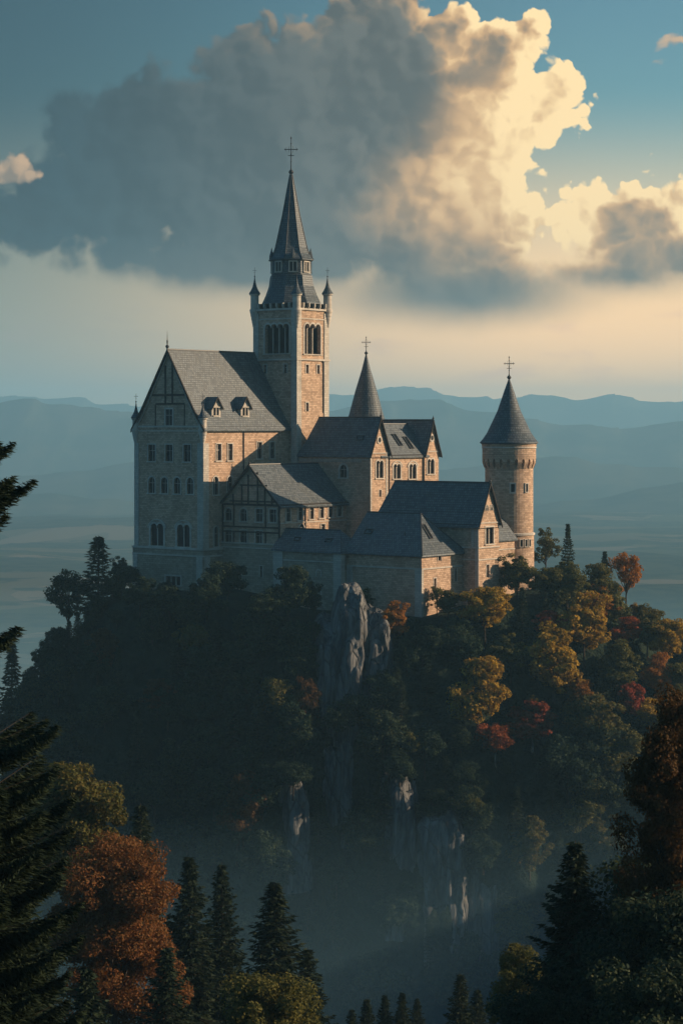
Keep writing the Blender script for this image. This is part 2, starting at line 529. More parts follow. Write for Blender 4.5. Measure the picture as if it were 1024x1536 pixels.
ridge('mountains', 12500, [(-500, 585), (-200, 600), (-60, 590), (0, 592), (50, 589), (90, 594), (140, 603), (200, 606), (300, 612), (420, 604), (500, 592), (560, 588),
                           (600, 580), (618, 578), (640, 584), (700, 592), (735, 601), (770, 600), (800, 590), (815, 588), (835, 596), (870, 602),
                           (905, 596), (935, 590), (960, 597), (1000, 603), (1040, 598), (1150, 590), (1500, 600)], 1000, 1, 13)
ridge('mountains', 8600, [(-500, 630), (-100, 612), (0, 604), (60, 603), (120, 610), (200, 616), (300, 622), (400, 628), (480, 622), (540, 606), (600, 599), (660, 603), (700, 612), (760, 622),
                           (820, 634), (900, 645), (960, 640), (1024, 630), (1200, 612), (1500, 620)], 900, 2, 11)
ridge('mountains', 8600, [(-500, 690), (0, 702), (200, 700), (500, 690), (640, 690), (700, 686), (800, 680), (880, 672), (960, 668), (1000, 655), (1040, 648), (1200, 640), (1500, 660)], 700, 3, 6)
ridge('hills', 7000, [(-500, 735), (0, 718), (70, 714), (130, 706), (200, 692), (280, 684), (400, 690), (520, 705), (640, 706), (700, 700), (770, 693), (820, 687), (850, 686), (900, 696),
                      (940, 700), (980, 697), (1024, 706), (1200, 720), (1500, 730)], 600, 4, 5)
ridge('hills', 6000, [(-500, 735), (-100, 742), (0, 738), (100, 744), (180, 752), (300, 770), (500, 780), (640, 782), (760, 772), (850, 752), (940, 740), (1024, 722), (1150, 712), (1500, 730)], 500, 5, 5)


def build_haze():
    lo, hi = (-8000, -760, VALLEY - 26), (8000, 13900, 255)
    V = [(x, y, z) for x in (lo[0], hi[0]) for y in (lo[1], hi[1]) for z in (lo[2], hi[2])]
    Fc = [(0, 1, 3, 2), (4, 6, 7, 5), (0, 4, 5, 1), (2, 3, 7, 6), (0, 2, 6, 4), (1, 5, 7, 3)]
    m = bpy.data.materials.new('haze'); m.use_nodes = True
    t = m.node_tree; t.nodes.clear()
    o = t.nodes.new('ShaderNodeOutputMaterial'); v = t.nodes.new('ShaderNodeVolumePrincipled')
    v.inputs['Color'].default_value = (0.36, 0.73, 1.0, 1); v.inputs['Density'].default_value = HAZE
    v.inputs['Anisotropy'].default_value = 0.1
    t.links.new(v.outputs[0], o.inputs['Volume'])
    me = np_mesh('haze', V, Fc); me.materials.append(m)
    tag(link(bpy.data.objects.new('haze', me)), kind='stuff')


def build_mist():
    """a bank of ground mist lying in the gorge round the foot of the castle hill"""
    lo, hi = (-420, -235, VALLEY - 14), (420, 520, -68)
    V = [(x, y, z) for x in (lo[0], hi[0]) for y in (lo[1], hi[1]) for z in (lo[2], hi[2])]
    Fc = [(0, 1, 3, 2), (4, 6, 7, 5), (0, 4, 5, 1), (2, 3, 7, 6), (0, 2, 6, 4), (1, 5, 7, 3)]
    m = bpy.data.materials.new('mist'); m.use_nodes = True
    t = m.node_tree; t.nodes.clear()
    o = t.nodes.new('ShaderNodeOutputMaterial'); v = t.nodes.new('ShaderNodeVolumePrincipled')
    v.inputs['Color'].default_value = (0.36, 0.74, 1.0, 1); v.inputs['Density'].default_value = 0.00105
    t.links.new(v.outputs[0], o.inputs['Volume'])
    me = np_mesh('mist', V, Fc); me.materials.append(m)
    tag(link(bpy.data.objects.new('mist', me)), kind='stuff')


HAZE = 1.2e-4
build_haze()
build_mist()
# ------------------------------------------------------------------ castle
# castle coordinates: U runs along the shaded fronts (to the right, towards the viewer), V along the sunlit fronts (to the right, away)
CU, SU = 0.788, 0.6157
CROT = -math.atan2(SU, CU)
PX0 = 15.0


def wxy(u, v): return PX0 + CU * u + SU * v, -SU * u + CU * v
def u_at(px, v):
    k = (px - 512) / F
    return (k * (400 + CU * v) - PX0 - SU * v) / (CU + k * SU)
def v_at(px, u):
    k = (px - 512) / F
    return (k * (400 - SU * u) - PX0 - CU * u) / (SU - k * CU)
def z_at(py, u, v): return (640 - py) / F * (400 - SU * u + CU * v)


class MB:
    """collects polygons in castle coordinates, each with metre-scale UVs; build() links them as one mesh object"""
    def __init__(s): s.v = []; s.f = []; s.sm = []

    def poly(s, pts, smooth=False):
        n = len(s.v); s.v += [tuple(p) for p in pts]; s.f.append(tuple(range(n, n + len(pts)))); s.sm.append(smooth); return s

    def box(s, u0, u1, v0, v1, z0, z1):
        if u0 > u1: u0, u1 = u1, u0
        if v0 > v1: v0, v1 = v1, v0
        if z0 > z1: z0, z1 = z1, z0
        p = [(u, v, z) for z in (z0, z1) for v in (v0, v1) for u in (u0, u1)]
        for q in ((0, 2, 3, 1), (4, 5, 7, 6), (0, 1, 5, 4), (2, 6, 7, 3), (0, 4, 6, 2), (1, 3, 7, 5)): s.poly([p[i] for i in q])
        return s

    def prism(s, prof, axis, a0, a1):
        """extrude a closed profile: axis 'U': prof is (v, z); axis 'V': prof is (u, z); axis 'Z': prof is (u, v)"""
        def P(q, a):
            return (a, q[0], q[1]) if axis == 'U' else ((q[0], a, q[1]) if axis == 'V' else (q[0], q[1], a))
        A = [P(q, a0) for q in prof]; B = [P(q, a1) for q in prof]
        s.poly(A[::-1]); s.poly(B)
        n = len(prof)
        for i in range(n): s.poly([A[i], A[(i + 1) % n], B[(i + 1) % n], B[i]])
        return s

    def lathe(s, cu, cv, prof, n=24, smooth=True, rot=0.0, square=False):
        """prof: list of (radius, z) from bottom to top"""
        rings = []
        for r, z in prof:
            rings.append([(cu + r * math.cos(2 * math.pi * i / n + rot), cv + r * math.sin(2 * math.pi * i / n + rot), z) for i in range(n)])
        for a, b in zip(rings, rings[1:]):
            for i in range(n):
                j = (i + 1) % n
                s.poly([a[i], a[j], b[j], b[i]], smooth)
        s.poly(rings[0][::-1]); s.poly(rings[-1])
        return s

    def tube(s, p0, p1, r0, r1=None, n=7):
        r1 = r0 if r1 is None else r1
        p0, p1 = Vector(p0), Vector(p1); d = (p1 - p0).normalized()
        a = d.orthogonal().normalized(); b = d.cross(a)
        A = [p0 + (a * math.cos(t) + b * math.sin(t)) * r0 for t in (2 * math.pi * i / n for i in range(n))]
        B = [p1 + (a * math.cos(t) + b * math.sin(t)) * r1 for t in (2 * math.pi * i / n for i in range(n))]
        for i in range(n): s.poly([A[i], A[(i + 1) % n], B[(i + 1) % n], B[i]], True)
        s.poly(A[::-1]); s.poly(B)
        return s

    def build(s, name, mat, parent, origin, merge=False):
        me = bpy.data.meshes.new(name)
        me.from_pydata([(a - origin[0], b - origin[1], c - origin[2]) for a, b, c in s.v], [], s.f)
        uvl = me.uv_layers.new(name='UVMap')
        for p, sm in zip(me.polygons, s.sm):
            nrm = p.normal
            tdir = Vector((0, 0, 1)).cross(nrm)
            if tdir.length < 1e-3: tdir = Vector((1, 0, 0))
            tdir.normalize(); bdir = nrm.cross(tdir)
            if sm:
                # turned shapes: unroll round their axis
                for li in p.loop_indices:
                    co = me.vertices[me.loops[li].vertex_index].co
                    uvl.data[li].uv = (co.dot(tdir) + p.center.dot(tdir) * 0 + math.atan2(nrm.y, nrm.x) * 4.0, co.z + origin[2])
            else:
                for li in p.loop_indices:
                    co = me.vertices[me.loops[li].vertex_index].co
                    uvl.data[li].uv = (co.dot(tdir), co.dot(bdir))
            p.use_smooth = sm
        me.materials.append(MATS[mat])
        return link(bpy.data.objects.new(name, me), parent)


class Building:
    def __init__(s, name, label, cat, u, v, z, group='buildings of the hilltop castle'):
        s.o = (u, v, z)
        x, y = wxy(u, v)
        s.root = empty(name, (x, y, z), CROT, label, cat, group)
        s.holes = {}

    def add(s, mb, name, mat, parent=None): return mb.build(name, mat, parent or s.root, s.o)


class Face:
    """one vertical wall plane; a runs along it, out is the outward direction. kind 'L': plane v = c facing -V; kind 'R': plane u = c facing +U"""
    def __init__(s, kind, c, ref=None): s.k, s.c, s.holes, s.ref = kind, c, [], ref
    def P(s, a, z, out=0.0): return (a, s.c - out, z) if s.k == 'L' else (s.c + out, a, z)
    def a(s, px): return u_at(px, s.c) if s.k == 'L' else v_at(px, s.c)
    def z(s, py, a):
        if s.ref is not None: a = s.ref          # rows of windows stay level
        return z_at(py, a, s.c) if s.k == 'L' else z_at(py, s.c, a)
    def box(s, mb, a0, a1, z0, z1, o0, o1):
        p, q = s.P(a0, z0, o0), s.P(a1, z1, o1)
        mb.box(p[0], q[0], p[1], q[1], p[2], q[2])
    def quad(s, mb, pts, smooth=False): mb.poly([s.P(*p) for p in pts], smooth)

    def wall(s, mb, a0, a1, z0, z1, depth=0.38):
        """wall panel with the openings cut out and their reveals"""
        hs = [h for h in s.holes if h[0] > a0 - 1e-6 and h[1] < a1 + 1e-6 and h[2] > z0 - 1e-6 and h[3] < z1 + 1e-6]
        A = sorted({a0, a1, *[h[0] for h in hs], *[h[1] for h in hs]}); Z = sorted({z0, z1, *[h[2] for h in hs], *[h[3] for h in hs]})
        for i in range(len(A) - 1):
            for j in range(len(Z) - 1):
                ca, cz = (A[i] + A[i + 1]) / 2, (Z[j] + Z[j + 1]) / 2
                if any(h[0] < ca < h[1] and h[2] < cz < h[3] for h in hs): continue
                s.quad(mb, [(A[i], Z[j]), (A[i + 1], Z[j]), (A[i + 1], Z[j + 1]), (A[i], Z[j + 1])])
        for h in hs:
            b0, b1, y0, y1 = h[:4]; d = -(h[4] if len(h) > 4 else depth)
            for q in ([(b0, y0, 0), (b0, y1, 0), (b0, y1, d), (b0, y0, d)], [(b1, y0, 0), (b1, y0, d), (b1, y1, d), (b1, y1, 0)],
                      [(b0, y0, 0), (b0, y0, d), (b1, y0, d), (b1, y0, 0)], [(b0, y1, 0), (b1, y1, 0), (b1, y1, d), (b0, y1, d)]):
                s.quad(mb, q)


def arc(a, z, r, n=10, t0=0.0, t1=math.pi):
    return [(a + r * math.cos(t0 + (t1 - t0) * i / n), z + r * math.sin(t0 + (t1 - t0) * i / n)) for i in range(n + 1)]


def window(B, fc, a, w, z0, z1, lights=1, arched=False, proud=0.10, fr=0.22, sill=True, flat=False, hood=False, depth=0.34, name='window', mat='trim_stone', back=None):
    """a stone-framed window let into the wall face fc, centred at a; lights are parted by a slim column"""
    a0, a1 = a - w / 2, a + w / 2
    dd = -0.02 if flat else -depth
    if not flat: fc.holes.append((a0, a1, z0, z1, depth + 0.02))
    m = MB()
    r = w / 2 / lights
    o0, o1 = (-0.02, proud)
    top = z1 + (fr if not arched else 0)
    fc.box(m, a0 - fr, a0, z0 - 0.02, z1 if not arched else z1 - r, o0, o1); fc.box(m, a1, a1 + fr, z0 - 0.02, z1 if not arched else z1 - r, o0, o1)
    if not arched: fc.box(m, a0 - fr, a1 + fr, z1, top, o0, o1 + 0.02)
    if sill: fc.box(m, a0 - fr - 0.12, a1 + fr + 0.12, z0 - 0.24, z0 - 0.02, o0, proud + 0.14)
    if lights > 1:
        for i in range(1, lights):
            ac = a0 + 2 * r * i
            zt = z1 - (r if arched else 0)
            fc.box(m, ac - 0.09, ac + 0.09, z0, zt, dd + 0.05, dd + 0.24)
            fc.box(m, ac - 0.16, ac + 0.16, zt - 0.16, zt, dd + 0.03, dd + 0.28)
    else:
        t = 0.045
        fc.box(m, a - t, a + t, z0, z1 if not arched else z1 - r * 0.15, dd + 0.03, dd + 0.09)
        fc.box(m, a0, a - t, z0 + (z1 - z0) * 0.62, z0 + (z1 - z0) * 0.62 + 2 * t, dd + 0.03, dd + 0.085)
        fc.box(m, a + t, a1, z0 + (z1 - z0) * 0.62, z0 + (z1 - z0) * 0.62 + 2 * t, dd + 0.03, dd + 0.085)
    if arched:
        zs = z1 - r
        for i in range(lights):
            ac = a0 + r + 2 * r * i
            pts = arc(ac, zs, r, 10)
            # stone spandrels that turn the square opening into an arch
            dep = 0.06
            for (p, q) in zip(pts, pts[1:]):
                fc.quad(m, [(p[0], p[1], -dep), (p[0], z1 + 0.0, -dep), (q[0], z1, -dep), (q[0], q[1], -dep)])
                fc.quad(m, [(p[0], p[1], -dep), (q[0], q[1], -dep), (q[0], q[1], dd), (p[0], p[1], dd)])
            po = arc(ac, zs, r + fr, 10)
            ring_ok = lights == 1 or True
            for k in range(10):
                A, Bq, C, D = pts[k], pts[k + 1], po[k + 1], po[k]
                if lights > 1 and ((i < lights - 1 and D[0] > ac + r + 0.02) or (i > 0 and C[0] < ac - r - 0.02)):
                    D = (min(max(D[0], ac - r if i > 0 else -1e9), ac + r if i < lights - 1 else 1e9), D[1]); C = (min(max(C[0], ac - r if i > 0 else -1e9), ac + r if i < lights - 1 else 1e9), C[1])
                fc.quad(m, [(*A, o1), (*D, o1), (*C, o1), (*Bq, o1)])
                fc.quad(m, [(*D, o1), (*D, o0), (*C, o0), (*C, o1)])
                fc.quad(m, [(*A, o1), (*Bq, o1), (*Bq, -dep), (*A, -dep)])
    if hood:
        R0 = w / 2 + fr + 0.06; zc = z1 - (r if arched else 0)
        po, pi = arc(a, zc, R0 + 0.28, 14), arc(a, zc, R0, 14)
        sc = 1.0 if lights == 1 else 0.72
        po = [(p[0], zc + (p[1] - zc) * sc) for p in po]; pi = [(p[0], zc + (p[1] - zc) * sc) for p in pi]
        for k in range(14):
            fc.quad(m, [(*pi[k], proud + 0.05), (*po[k], proud + 0.05), (*po[k + 1], proud + 0.05), (*pi[k + 1], proud + 0.05)])
            fc.quad(m, [(*po[k], proud + 0.05), (*po[k], 0), (*po[k + 1], 0), (*po[k + 1], proud + 0.05)])
            fc.quad(m, [(*pi[k], proud + 0.05), (*pi[k + 1], proud + 0.05), (*pi[k + 1], 0), (*pi[k], 0)])
    wo = B.add(m, name, mat)
    g = MB()
    if back: fc.quad(g, [(a0 - 0.3, z0 - 0.3, -back), (a1 + 0.3, z0 - 0.3, -back), (a1 + 0.3, z1 + 0.3, -back), (a0 - 0.3, z1 + 0.3, -back)])
    else: fc.quad(g, [(a0, z0, dd + 0.03 if flat else dd), (a1, z0, dd + 0.03 if flat else dd), (a1, z1, dd + 0.03 if flat else dd), (a0, z1, dd + 0.03 if flat else dd)])
    B.add(g, 'pane' if not back else 'dark_interior', 'pane_glass' if not back else 'dark_gap', wo)
    return wo


def win_px(B, fc, pxc, py0, py1, wpx, **k):
    a = fc.a(pxc); w = abs(fc.a(pxc + wpx / 2) - fc.a(pxc - wpx / 2))
    return window(B, fc, a, w, fc.z(py1, a), fc.z(py0, a), **k)


def slit(B, fc, pxc, py0, py1, wpx=4):
    return win_px(B, fc, pxc, py0, py1, wpx, fr=0.16, sill=False, name='slit_window', proud=0.05)


def gable_roof(B, axis, c, half, a0, a1, ze, zr, over=0.55, kick=0.0, th=0.28, mat='slate', name='roof', parent=None, half2=None):
    """pitched roof along axis at centre line c; half = wall half width, ze/zr eave and ridge heights, kick = bell-cast"""
    h2 = half2 or half
    sl, sl2 = (zr - ze) / half, (zr - ze) / h2
    def side(h, s_, sg):
        e = h + over
        pts = [(c + sg * e, ze - over * s_ * (1 - kick) ), (c + sg * h * 0.78, ze + h * 0.22 * s_)] if kick else [(c + sg * e, ze - over * s_)]
        return pts
    Lp = side(half, sl, -1); Rp = side(h2, sl2, 1)
    top = Lp + [(c, zr)] + Rp[::-1]
    low = [(q[0], q[1] - th) for q in top]
    m = MB().prism(top[::-1] + low, axis, a0, a1)
    ro = B.add(m, name, mat, parent)
    rc = MB()
    if axis == 'U': rc.tube((a0 + 0.02, c, zr + 0.03), (a1 - 0.02, c, zr + 0.03), 0.16, n=6)
    else: rc.tube((c, a0 + 0.02, zr + 0.03), (c, a1 - 0.02, zr + 0.03), 0.16, n=6)
    B.add(rc, 'ridge_cap', 'lead', ro)
    return ro, top


def barge(B, axis, top, a, out, th=0.36, wd=0.22, name='barge_board', mat='timber', parent=None, lift=0.06):
    """dark boards along a gable's verges"""
    m = MB()
    up = [(q[0], q[1] + lift) for q in top]; dn = [(q[0], q[1] - th) for q in top]
    lo, hi = (a, a + wd) if out > 0 else (a - wd, a)
    for i in range(len(top) - 1):
        m.prism([dn[i], dn[i + 1], up[i + 1], up[i]] if True else None, axis, lo, hi)
    return B.add(m, name, mat, parent)


def finial(B, u, v, z, h, cross=False, r=0.22, name=None, mat='iron', parent=None, arm=None):
    """ball and spike, or a wrought cross with a short double bar"""
    m = MB()
    m.lathe(u, v, [(r * 0.9, z - 0.3), (r * 0.55, z + r * 0.5), (r * 0.45, z + r), (r * 0.95, z + r * 1.4), (r * 1.3, z + r * 2.1), (r * 0.95, z + r * 2.9), (r * 0.35, z + r * 3.4), (r * 0.28, z + r * 4.2)], 10)
    zb = z + r * 3.4
    if cross:
        m.tube((u, v, zb), (u, v, z + h), r * 0.26, r * 0.16, 6)
        za = zb + (z + h - zb) * 0.62; L = arm or h * 0.2
        # the arms lie across the castle's diagonal, square to the view from the valley
        c, s_ = 0.80, 0.60
        m.tube((u - c * L, v - s_ * L, za), (u + c * L, v + s_ * L, za), r * 0.20, r * 0.20, 6)
        m.tube((u - c * L * 0.45, v - s_ * L * 0.45, za - L * 0.9), (u + c * L * 0.45, v + s_ * L * 0.45, za - L * 0.9), r * 0.16, r * 0.16, 6)
        for sg in (-1, 1):
            for dz, q in ((0.28, 0.95), (-0.28, 0.95), (0.5, 0.35), (-0.5, 0.35)):
                m.tube((u + sg * c * L * q, v + sg * s_ * L * q, za), (u + sg * c * L * q * 0.72, v + sg * s_ * L * q * 0.72, za + dz * L), r * 0.11, r * 0.05, 5)
        m.lathe(u, v, [(r * 0.2, z + h - r), (r * 0.42, z + h - r * 0.6), (r * 0.1, z + h + r * 0.2)], 6)
        for q in (0.25, 0.45, 0.8): m.lathe(u, v, [(r * 0.2, zb + (z + h - zb) * q - r * 0.3), (r * 0.45, zb + (z + h - zb) * q), (r * 0.2, zb + (z + h - zb) * q + r * 0.3)], 6)
    else:
        m.lathe(u, v, [(r * 0.3, zb - 0.05), (r * 0.55, zb + (z + h - zb) * 0.25), (r * 0.25, zb + (z + h - zb) * 0.35), (r * 0.05, z + h)], 8)
    return B.add(m, name or ('cross' if cross else 'finial'), mat, parent)


def skylight(B, parent, axis, pu, pv, pz, w, h, slope_dir, slope):
    """small hatch lying in a roof slope; slope_dir is the outward horizontal direction in (U, V)"""
    m = MB()
    su, sv = slope_dir; tu, tv = -sv, su
    n = Vector((su * math.sin(slope), sv * math.sin(slope), math.cos(slope)))
    dn = Vector((su * math.cos(slope), sv * math.cos(slope), -math.sin(slope)))
    tt = Vector((tu, tv, 0)); c = Vector((pu, pv, pz))
    def pr(t0, t1, d0, d1, h0, h1):
        p = [c + tt * t + dn * d + n * q for q in (h0, h1) for d in (d0, d1) for t in (t0, t1)]
        for qd in ((0, 2, 3, 1), (4, 5, 7, 6), (0, 1, 5, 4), (2, 6, 7, 3), (0, 4, 6, 2), (1, 3, 7, 5)): m.poly([p[i] for i in qd])
    e = 0.12
    pr(-w / 2 - e, w / 2 + e, -h / 2 - e, -h / 2, -0.1, 0.22); pr(-w / 2 - e, w / 2 + e, h / 2, h / 2 + e, -0.1, 0.22)
    pr(-w / 2 - e, -w / 2, -h / 2, h / 2, -0.1, 0.22); pr(w / 2, w / 2 + e, -h / 2, h / 2, -0.1, 0.22)
    o = B.add(m, 'skylight', 'lead', parent)
    return o


def skylight_pane(B, parent, pu, pv, pz, w, h, slope_dir, slope): pass


def string_course(B, segs, z0, z1, out=0.16, mat='trim_stone', name='string_course', parent=None):
    """segs: list of (face, a0, a1)"""
    m = MB()
    for fc, a0, a1 in segs: fc.box(m, a0, a1, z0, z1, -0.05, out)
    return B.add(m, name, mat, parent)


def pinnacle(B, u, v, z0, zs, zc, zt, r, corbel=True, cross=True, name='corner_turret'):
    """round corner turret: corbelled foot from z0, shaft from zs, cap from zc to its tip zt"""
    m = MB()
    prof = []
    if corbel:
        k = 5
        for i in range(k):
            t = i / k
            rr = r * (0.35 + 0.75 * t); z = z0 + (zs - z0) * t
            prof += [(rr, z), (rr + r * 0.13, z + (zs - z0) / k * 0.55)]
    prof += [(r * 1.12, zs), (r * 1.12, zs + 0.25), (r * 0.92, zs + 0.3), (r * 0.92, zc - 0.35), (r * 1.18, zc - 0.25), (r * 1.18, zc)]
    m.lathe(u, v, prof, 16, True)
    o = B.add(m, name, 'trim_stone')
    c = MB()
    c.lathe(u, v, [(r * 1.30, zc), (r * 1.30, zc + 0.12), (r * 0.85, zc + (zt - zc) * 0.22), (r * 0.50, zc + (zt - zc) * 0.42), (r * 0.24, zc + (zt - zc) * 0.70), (0.06, zt)], 14, True)
    cap = B.add(c, 'cap', 'spire_slate', o)
    finial(B, u, v, zt - 0.1, (zt - zc) * (0.62 if cross else 0.35), cross=cross, r=0.13, parent=o, arm=0.42)
    return o
# ---- plan of the castle (castle coordinates, metres)
# extents are surveyed from the picture: u_at / v_at return the metre on a wall plane that a sight line meets
H_V0 = -0.2; H_U1 = u_at(420, H_V0); H_U0 = u_at(333, H_V0)   # half-timbered house
C_V0 = v_at(520, H_U1); H_V1 = C_V0 + 0.2
T_V0 = C_V0 - 0.3; T_U1 = u_at(445, T_V0); T_U0 = u_at(381, T_V0); T_V1 = v_at(492, T_U1)      # bell tower
K_U1 = H_U0 + 0.1; K_V0 = v_at(305, K_U1); K_U0 = u_at(203, K_V0); K_V1 = T_V0                 # great hall
C_U1 = u_at(555, C_V0); C_U0 = T_U1; CM_V = v_at(582, C_U1); CW_V = v_at(636.5, C_U1); CE_V = v_at(657.5, C_U1)   # chapel
M_V0 = -1.9; M_U1 = u_at(511, M_V0); M_U0 = u_at(411, M_V0)   # low front range
L_V0 = 0.0; L_U1 = 0.0; L_U0 = u_at(519, 0.0); L_V1 = v_at(693, 0.0)      # hip-roofed bastion
R_V0 = L_V1; R_U1 = u_at(717, R_V0); R_V1 = v_at(747.5, R_U1); R_U0 = u_at(588, (R_V0 + R_V1) / 2) - 2.0    # gabled gatehouse


def corner_strip(B, segs, z0, z1, out=0.14, mat='ashlar', name='corner_pilaster'):
    m = MB()
    for fc, a0, a1 in segs: fc.box(m, a0, a1, z0, z1, -0.05, out)
    return B.add(m, name, mat)


def downpipe(B, fc, px, z0, z1):
    a = fc.a(px); m = MB()
    p, q = fc.P(a, z0, 0.14), fc.P(a, z1, 0.14)
    m.tube(p, q, 0.11, n=6)
    fc.box(m, a - 0.22, a + 0.22, z1 - 0.3, z1 + 0.1, 0, 0.32)
    return B.add(m, 'downpipe', 'lead')


# ------------------------------------------------------------------ great hall
def great_hall():
    fl, fr = Face('L', K_V0, (K_U0 + K_U1) / 2), Face('R', K_U1, K_V0 + 3)
    zb = -40.0
    zp = z_at(826, K_U1, K_V0)
    ze = z_at(640, K_U1, K_V0)
    zr = z_at(524, (K_U0 + K_U1) / 2, K_V0)
    B = Building('great_hall', 'tall stone hall with a steep timbered gable, highest of the gabled houses', 'castle hall', (K_U0 + K_U1) / 2, K_V0 + 8, zb)
    for px in (228, 254, 281): win_px(B, fl, px, 667, 692, 10.5)
    for px in (228, 247, 266, 285.5): win_px(B, fl, px, 716, 740, 9.5, arched=True, fr=0.26)
    for px in (236, 275.5): win_px(B, fl, px, 786, 819, 19, lights=2, arched=True, fr=0.42, hood=True)
    # right flank
    for px in (328, 345): win_px(B, fr, px, 666, 691, 7.2)
    for px in (389, 408): win_px(B, fr, px, 664, 689, 7.2)
    for px in (323.5, 345): win_px(B, fr, px, 715, 742, 8, arched=True, fr=0.26)
    win_px(B, fr, 324, 790, 820, 6.5, arched=True, fr=0.24)
    m = MB()
    fl.wall(m, K_U0, K_U1, zp, ze); fr.wall(m, K_V0, K_V1, zp, ze)
    m.poly([(K_U0, K_V0, zp), (K_U0, K_V1, zp), (K_U0, K_V1, ze), (K_U0, K_V0, ze)])
    c = (K_U0 + K_U1) / 2; half = (K_U1 - K_U0) / 2
    gfl = Face('L', K_V0)
    m.poly([(K_U0 + 0.2, K_V0, ze), (K_U1 - 0.2, K_V0, ze), (c, K_V0, zr - 0.35)])
    m.poly([(K_U0, K_V1, zp), (K_U1, K_V1, zp), (K_U1, K_V1, ze), (c, K_V1, zr - 0.4), (K_U0, K_V1, ze)])
    # floors close the shell so that no light leaks through the windows
    m.poly([(K_U0, K_V0 + 0.5, ze - 0.2), (K_U1 - 0.5, K_V0 + 0.5, ze - 0.2), (K_U1 - 0.5, K_V1, ze - 0.2), (K_U0, K_V1, ze - 0.2)])
    B.add(m, 'wall', 'wall_stone')
    # plinth
    pl, pr = Face('L', K_V0 - 0.35, (K_U0 + K_U1) / 2), Face('R', K_U1 + 0.35)
    win_px(B, pl, 260, 864, 877, 22, lights=3, fr=0.3, sill=True)
    m = MB(); pl.wall(m, K_U0 - 0.35, K_U1 + 0.35, zb, zp); pr.wall(m, K_V0 - 0.35, H_V0 + 0.6, zb, zp)
    m.poly([(K_U0 - 0.35, K_V0 - 0.35, zb), (K_U0 - 0.35, K_V1, zb), (K_U0 - 0.35, K_V1, zp), (K_U0 - 0.35, K_V0 - 0.35, zp)])
    m.poly([(K_U0 - 0.35, K_V0 - 0.35, zp), (K_U1 + 0.35, K_V0 - 0.35, zp), (K_U1 + 0.35, K_V0 + 0.3, zp), (K_U0 - 0.35, K_V0 + 0.3, zp)])
    m.poly([(K_U1 - 0.3, K_V0, zp), (K_U1 + 0.35, K_V0, zp), (K_U1 + 0.35, H_V0 + 0.5, zp), (K_U1 - 0.3, H_V0 + 0.5, zp)])
    B.add(m, 'plinth', 'plinth_stone')
    string_course(B, [(fl, K_U0 - 0.5, K_U1 + 0.5), (fr, K_V0 - 0.5, H_V0)], zp + 0.02, zp + 0.42, 0.5)
    string_course(B, [(pl, K_U0 - 0.45, K_U1 + 0.5), (pr, K_V0 - 0.5, H_V0)], zp - 1.3, zp - 1.0, 0.16)
    zs = z_at(665, K_U1, K_V0)
    for segs in ([(fl, K_U0 - 0.12, K_U0 + 1.1)], [(fl, K_U1 - 1.45, K_U1 + 0.12), (fr, K_V0 - 0.10, K_V0 + 1.5)]):
        corner_strip(B, segs, zp + 0.42, zs, 0.16)
        corner_strip(B, [((pl if f is fl else pr), a0, a1) for f, a0, a1 in segs], zb, zp - 1.3, 0.16)
    # cornices
    string_course(B, [(fl, K_U0 + 1.0, K_U1 - 1.0)], ze - 0.15, ze + 0.2, 0.22, name='cornice')
    string_course(B, [(fl, K_U0 + 1.0, K_U1 - 1.0), (fr, K_V0 + 1.0, K_V1)], ze - 0.95, ze - 0.75, 0.10, name='cornice')
    string_course(B, [(fr, K_V0 + 1.2, K_V1)], ze - 0.45, ze + 0.05, 0.34, 'timber', 'eaves_board')
    downpipe(B, fr, 365, z_at(745, K_U1, 0), ze - 0.3)
    # gable: framed timbers in the stone
    gz = lambda py: z_at(py, c, K_V0)
    m = MB()
    for px in (248.5, 259): a = fl.a(px); fl.box(m, a - 0.2, a + 0.2, gz(606), gz(542 if px > 250 else 548), -0.02, 0.11)
    fl.box(m, fl.a(229), fl.a(278), gz(594), gz(591), -0.02, 0.1); fl.box(m, fl.a(234), fl.a(277), gz(607.2), gz(604.5), -0.02, 0.085)
    for px in (233.5, 277): a = fl.a(px); fl.box(m, a - 0.1, a + 0.1, ze + 0.2, gz(607), -0.02, 0.085)
    B.add(m, 'gable_timbers', 'timber')
    win_px(B, fl, 254.5, 614, 638, 10, flat=True, proud=0.22, fr=0.34)
    ro, top = gable_roof(B, 'V', c, half, K_V0 - 0.35, K_V1 + 0.5, ze, zr, over=0.75, kick=0.5)
    barge(B, 'V', top, K_V0 - 0.36, -1, 0.55, 0.26)
    barge(B, 'V', [(q[0] + (0.5 if q[0] < c else (-0.5 if q[0] > c else 0)), q[1] - 0.75) for q in top], K_V0 - 0.16, -1, 0.2, 0.14, 'verge_moulding', 'trim_stone', ro)
    finial(B, c, K_V0 - 0.45, zr - 0.1, z_at(495, c, K_V0) - zr, r=0.30)
    for u, pxz0 in ((K_U0 + 0.1, 0), (K_U1 - 0.25, 0)):
        k = 0
        pinnacle(B, u, K_V0 + 0.15, z_at(668, u, K_V0), z_at(645, u, K_V0), z_at(627, u, K_V0), z_at(604, u, K_V0), 0.82, cross=True)
    # dormers on the sunlit slope
    slope = (zr - ze) / half
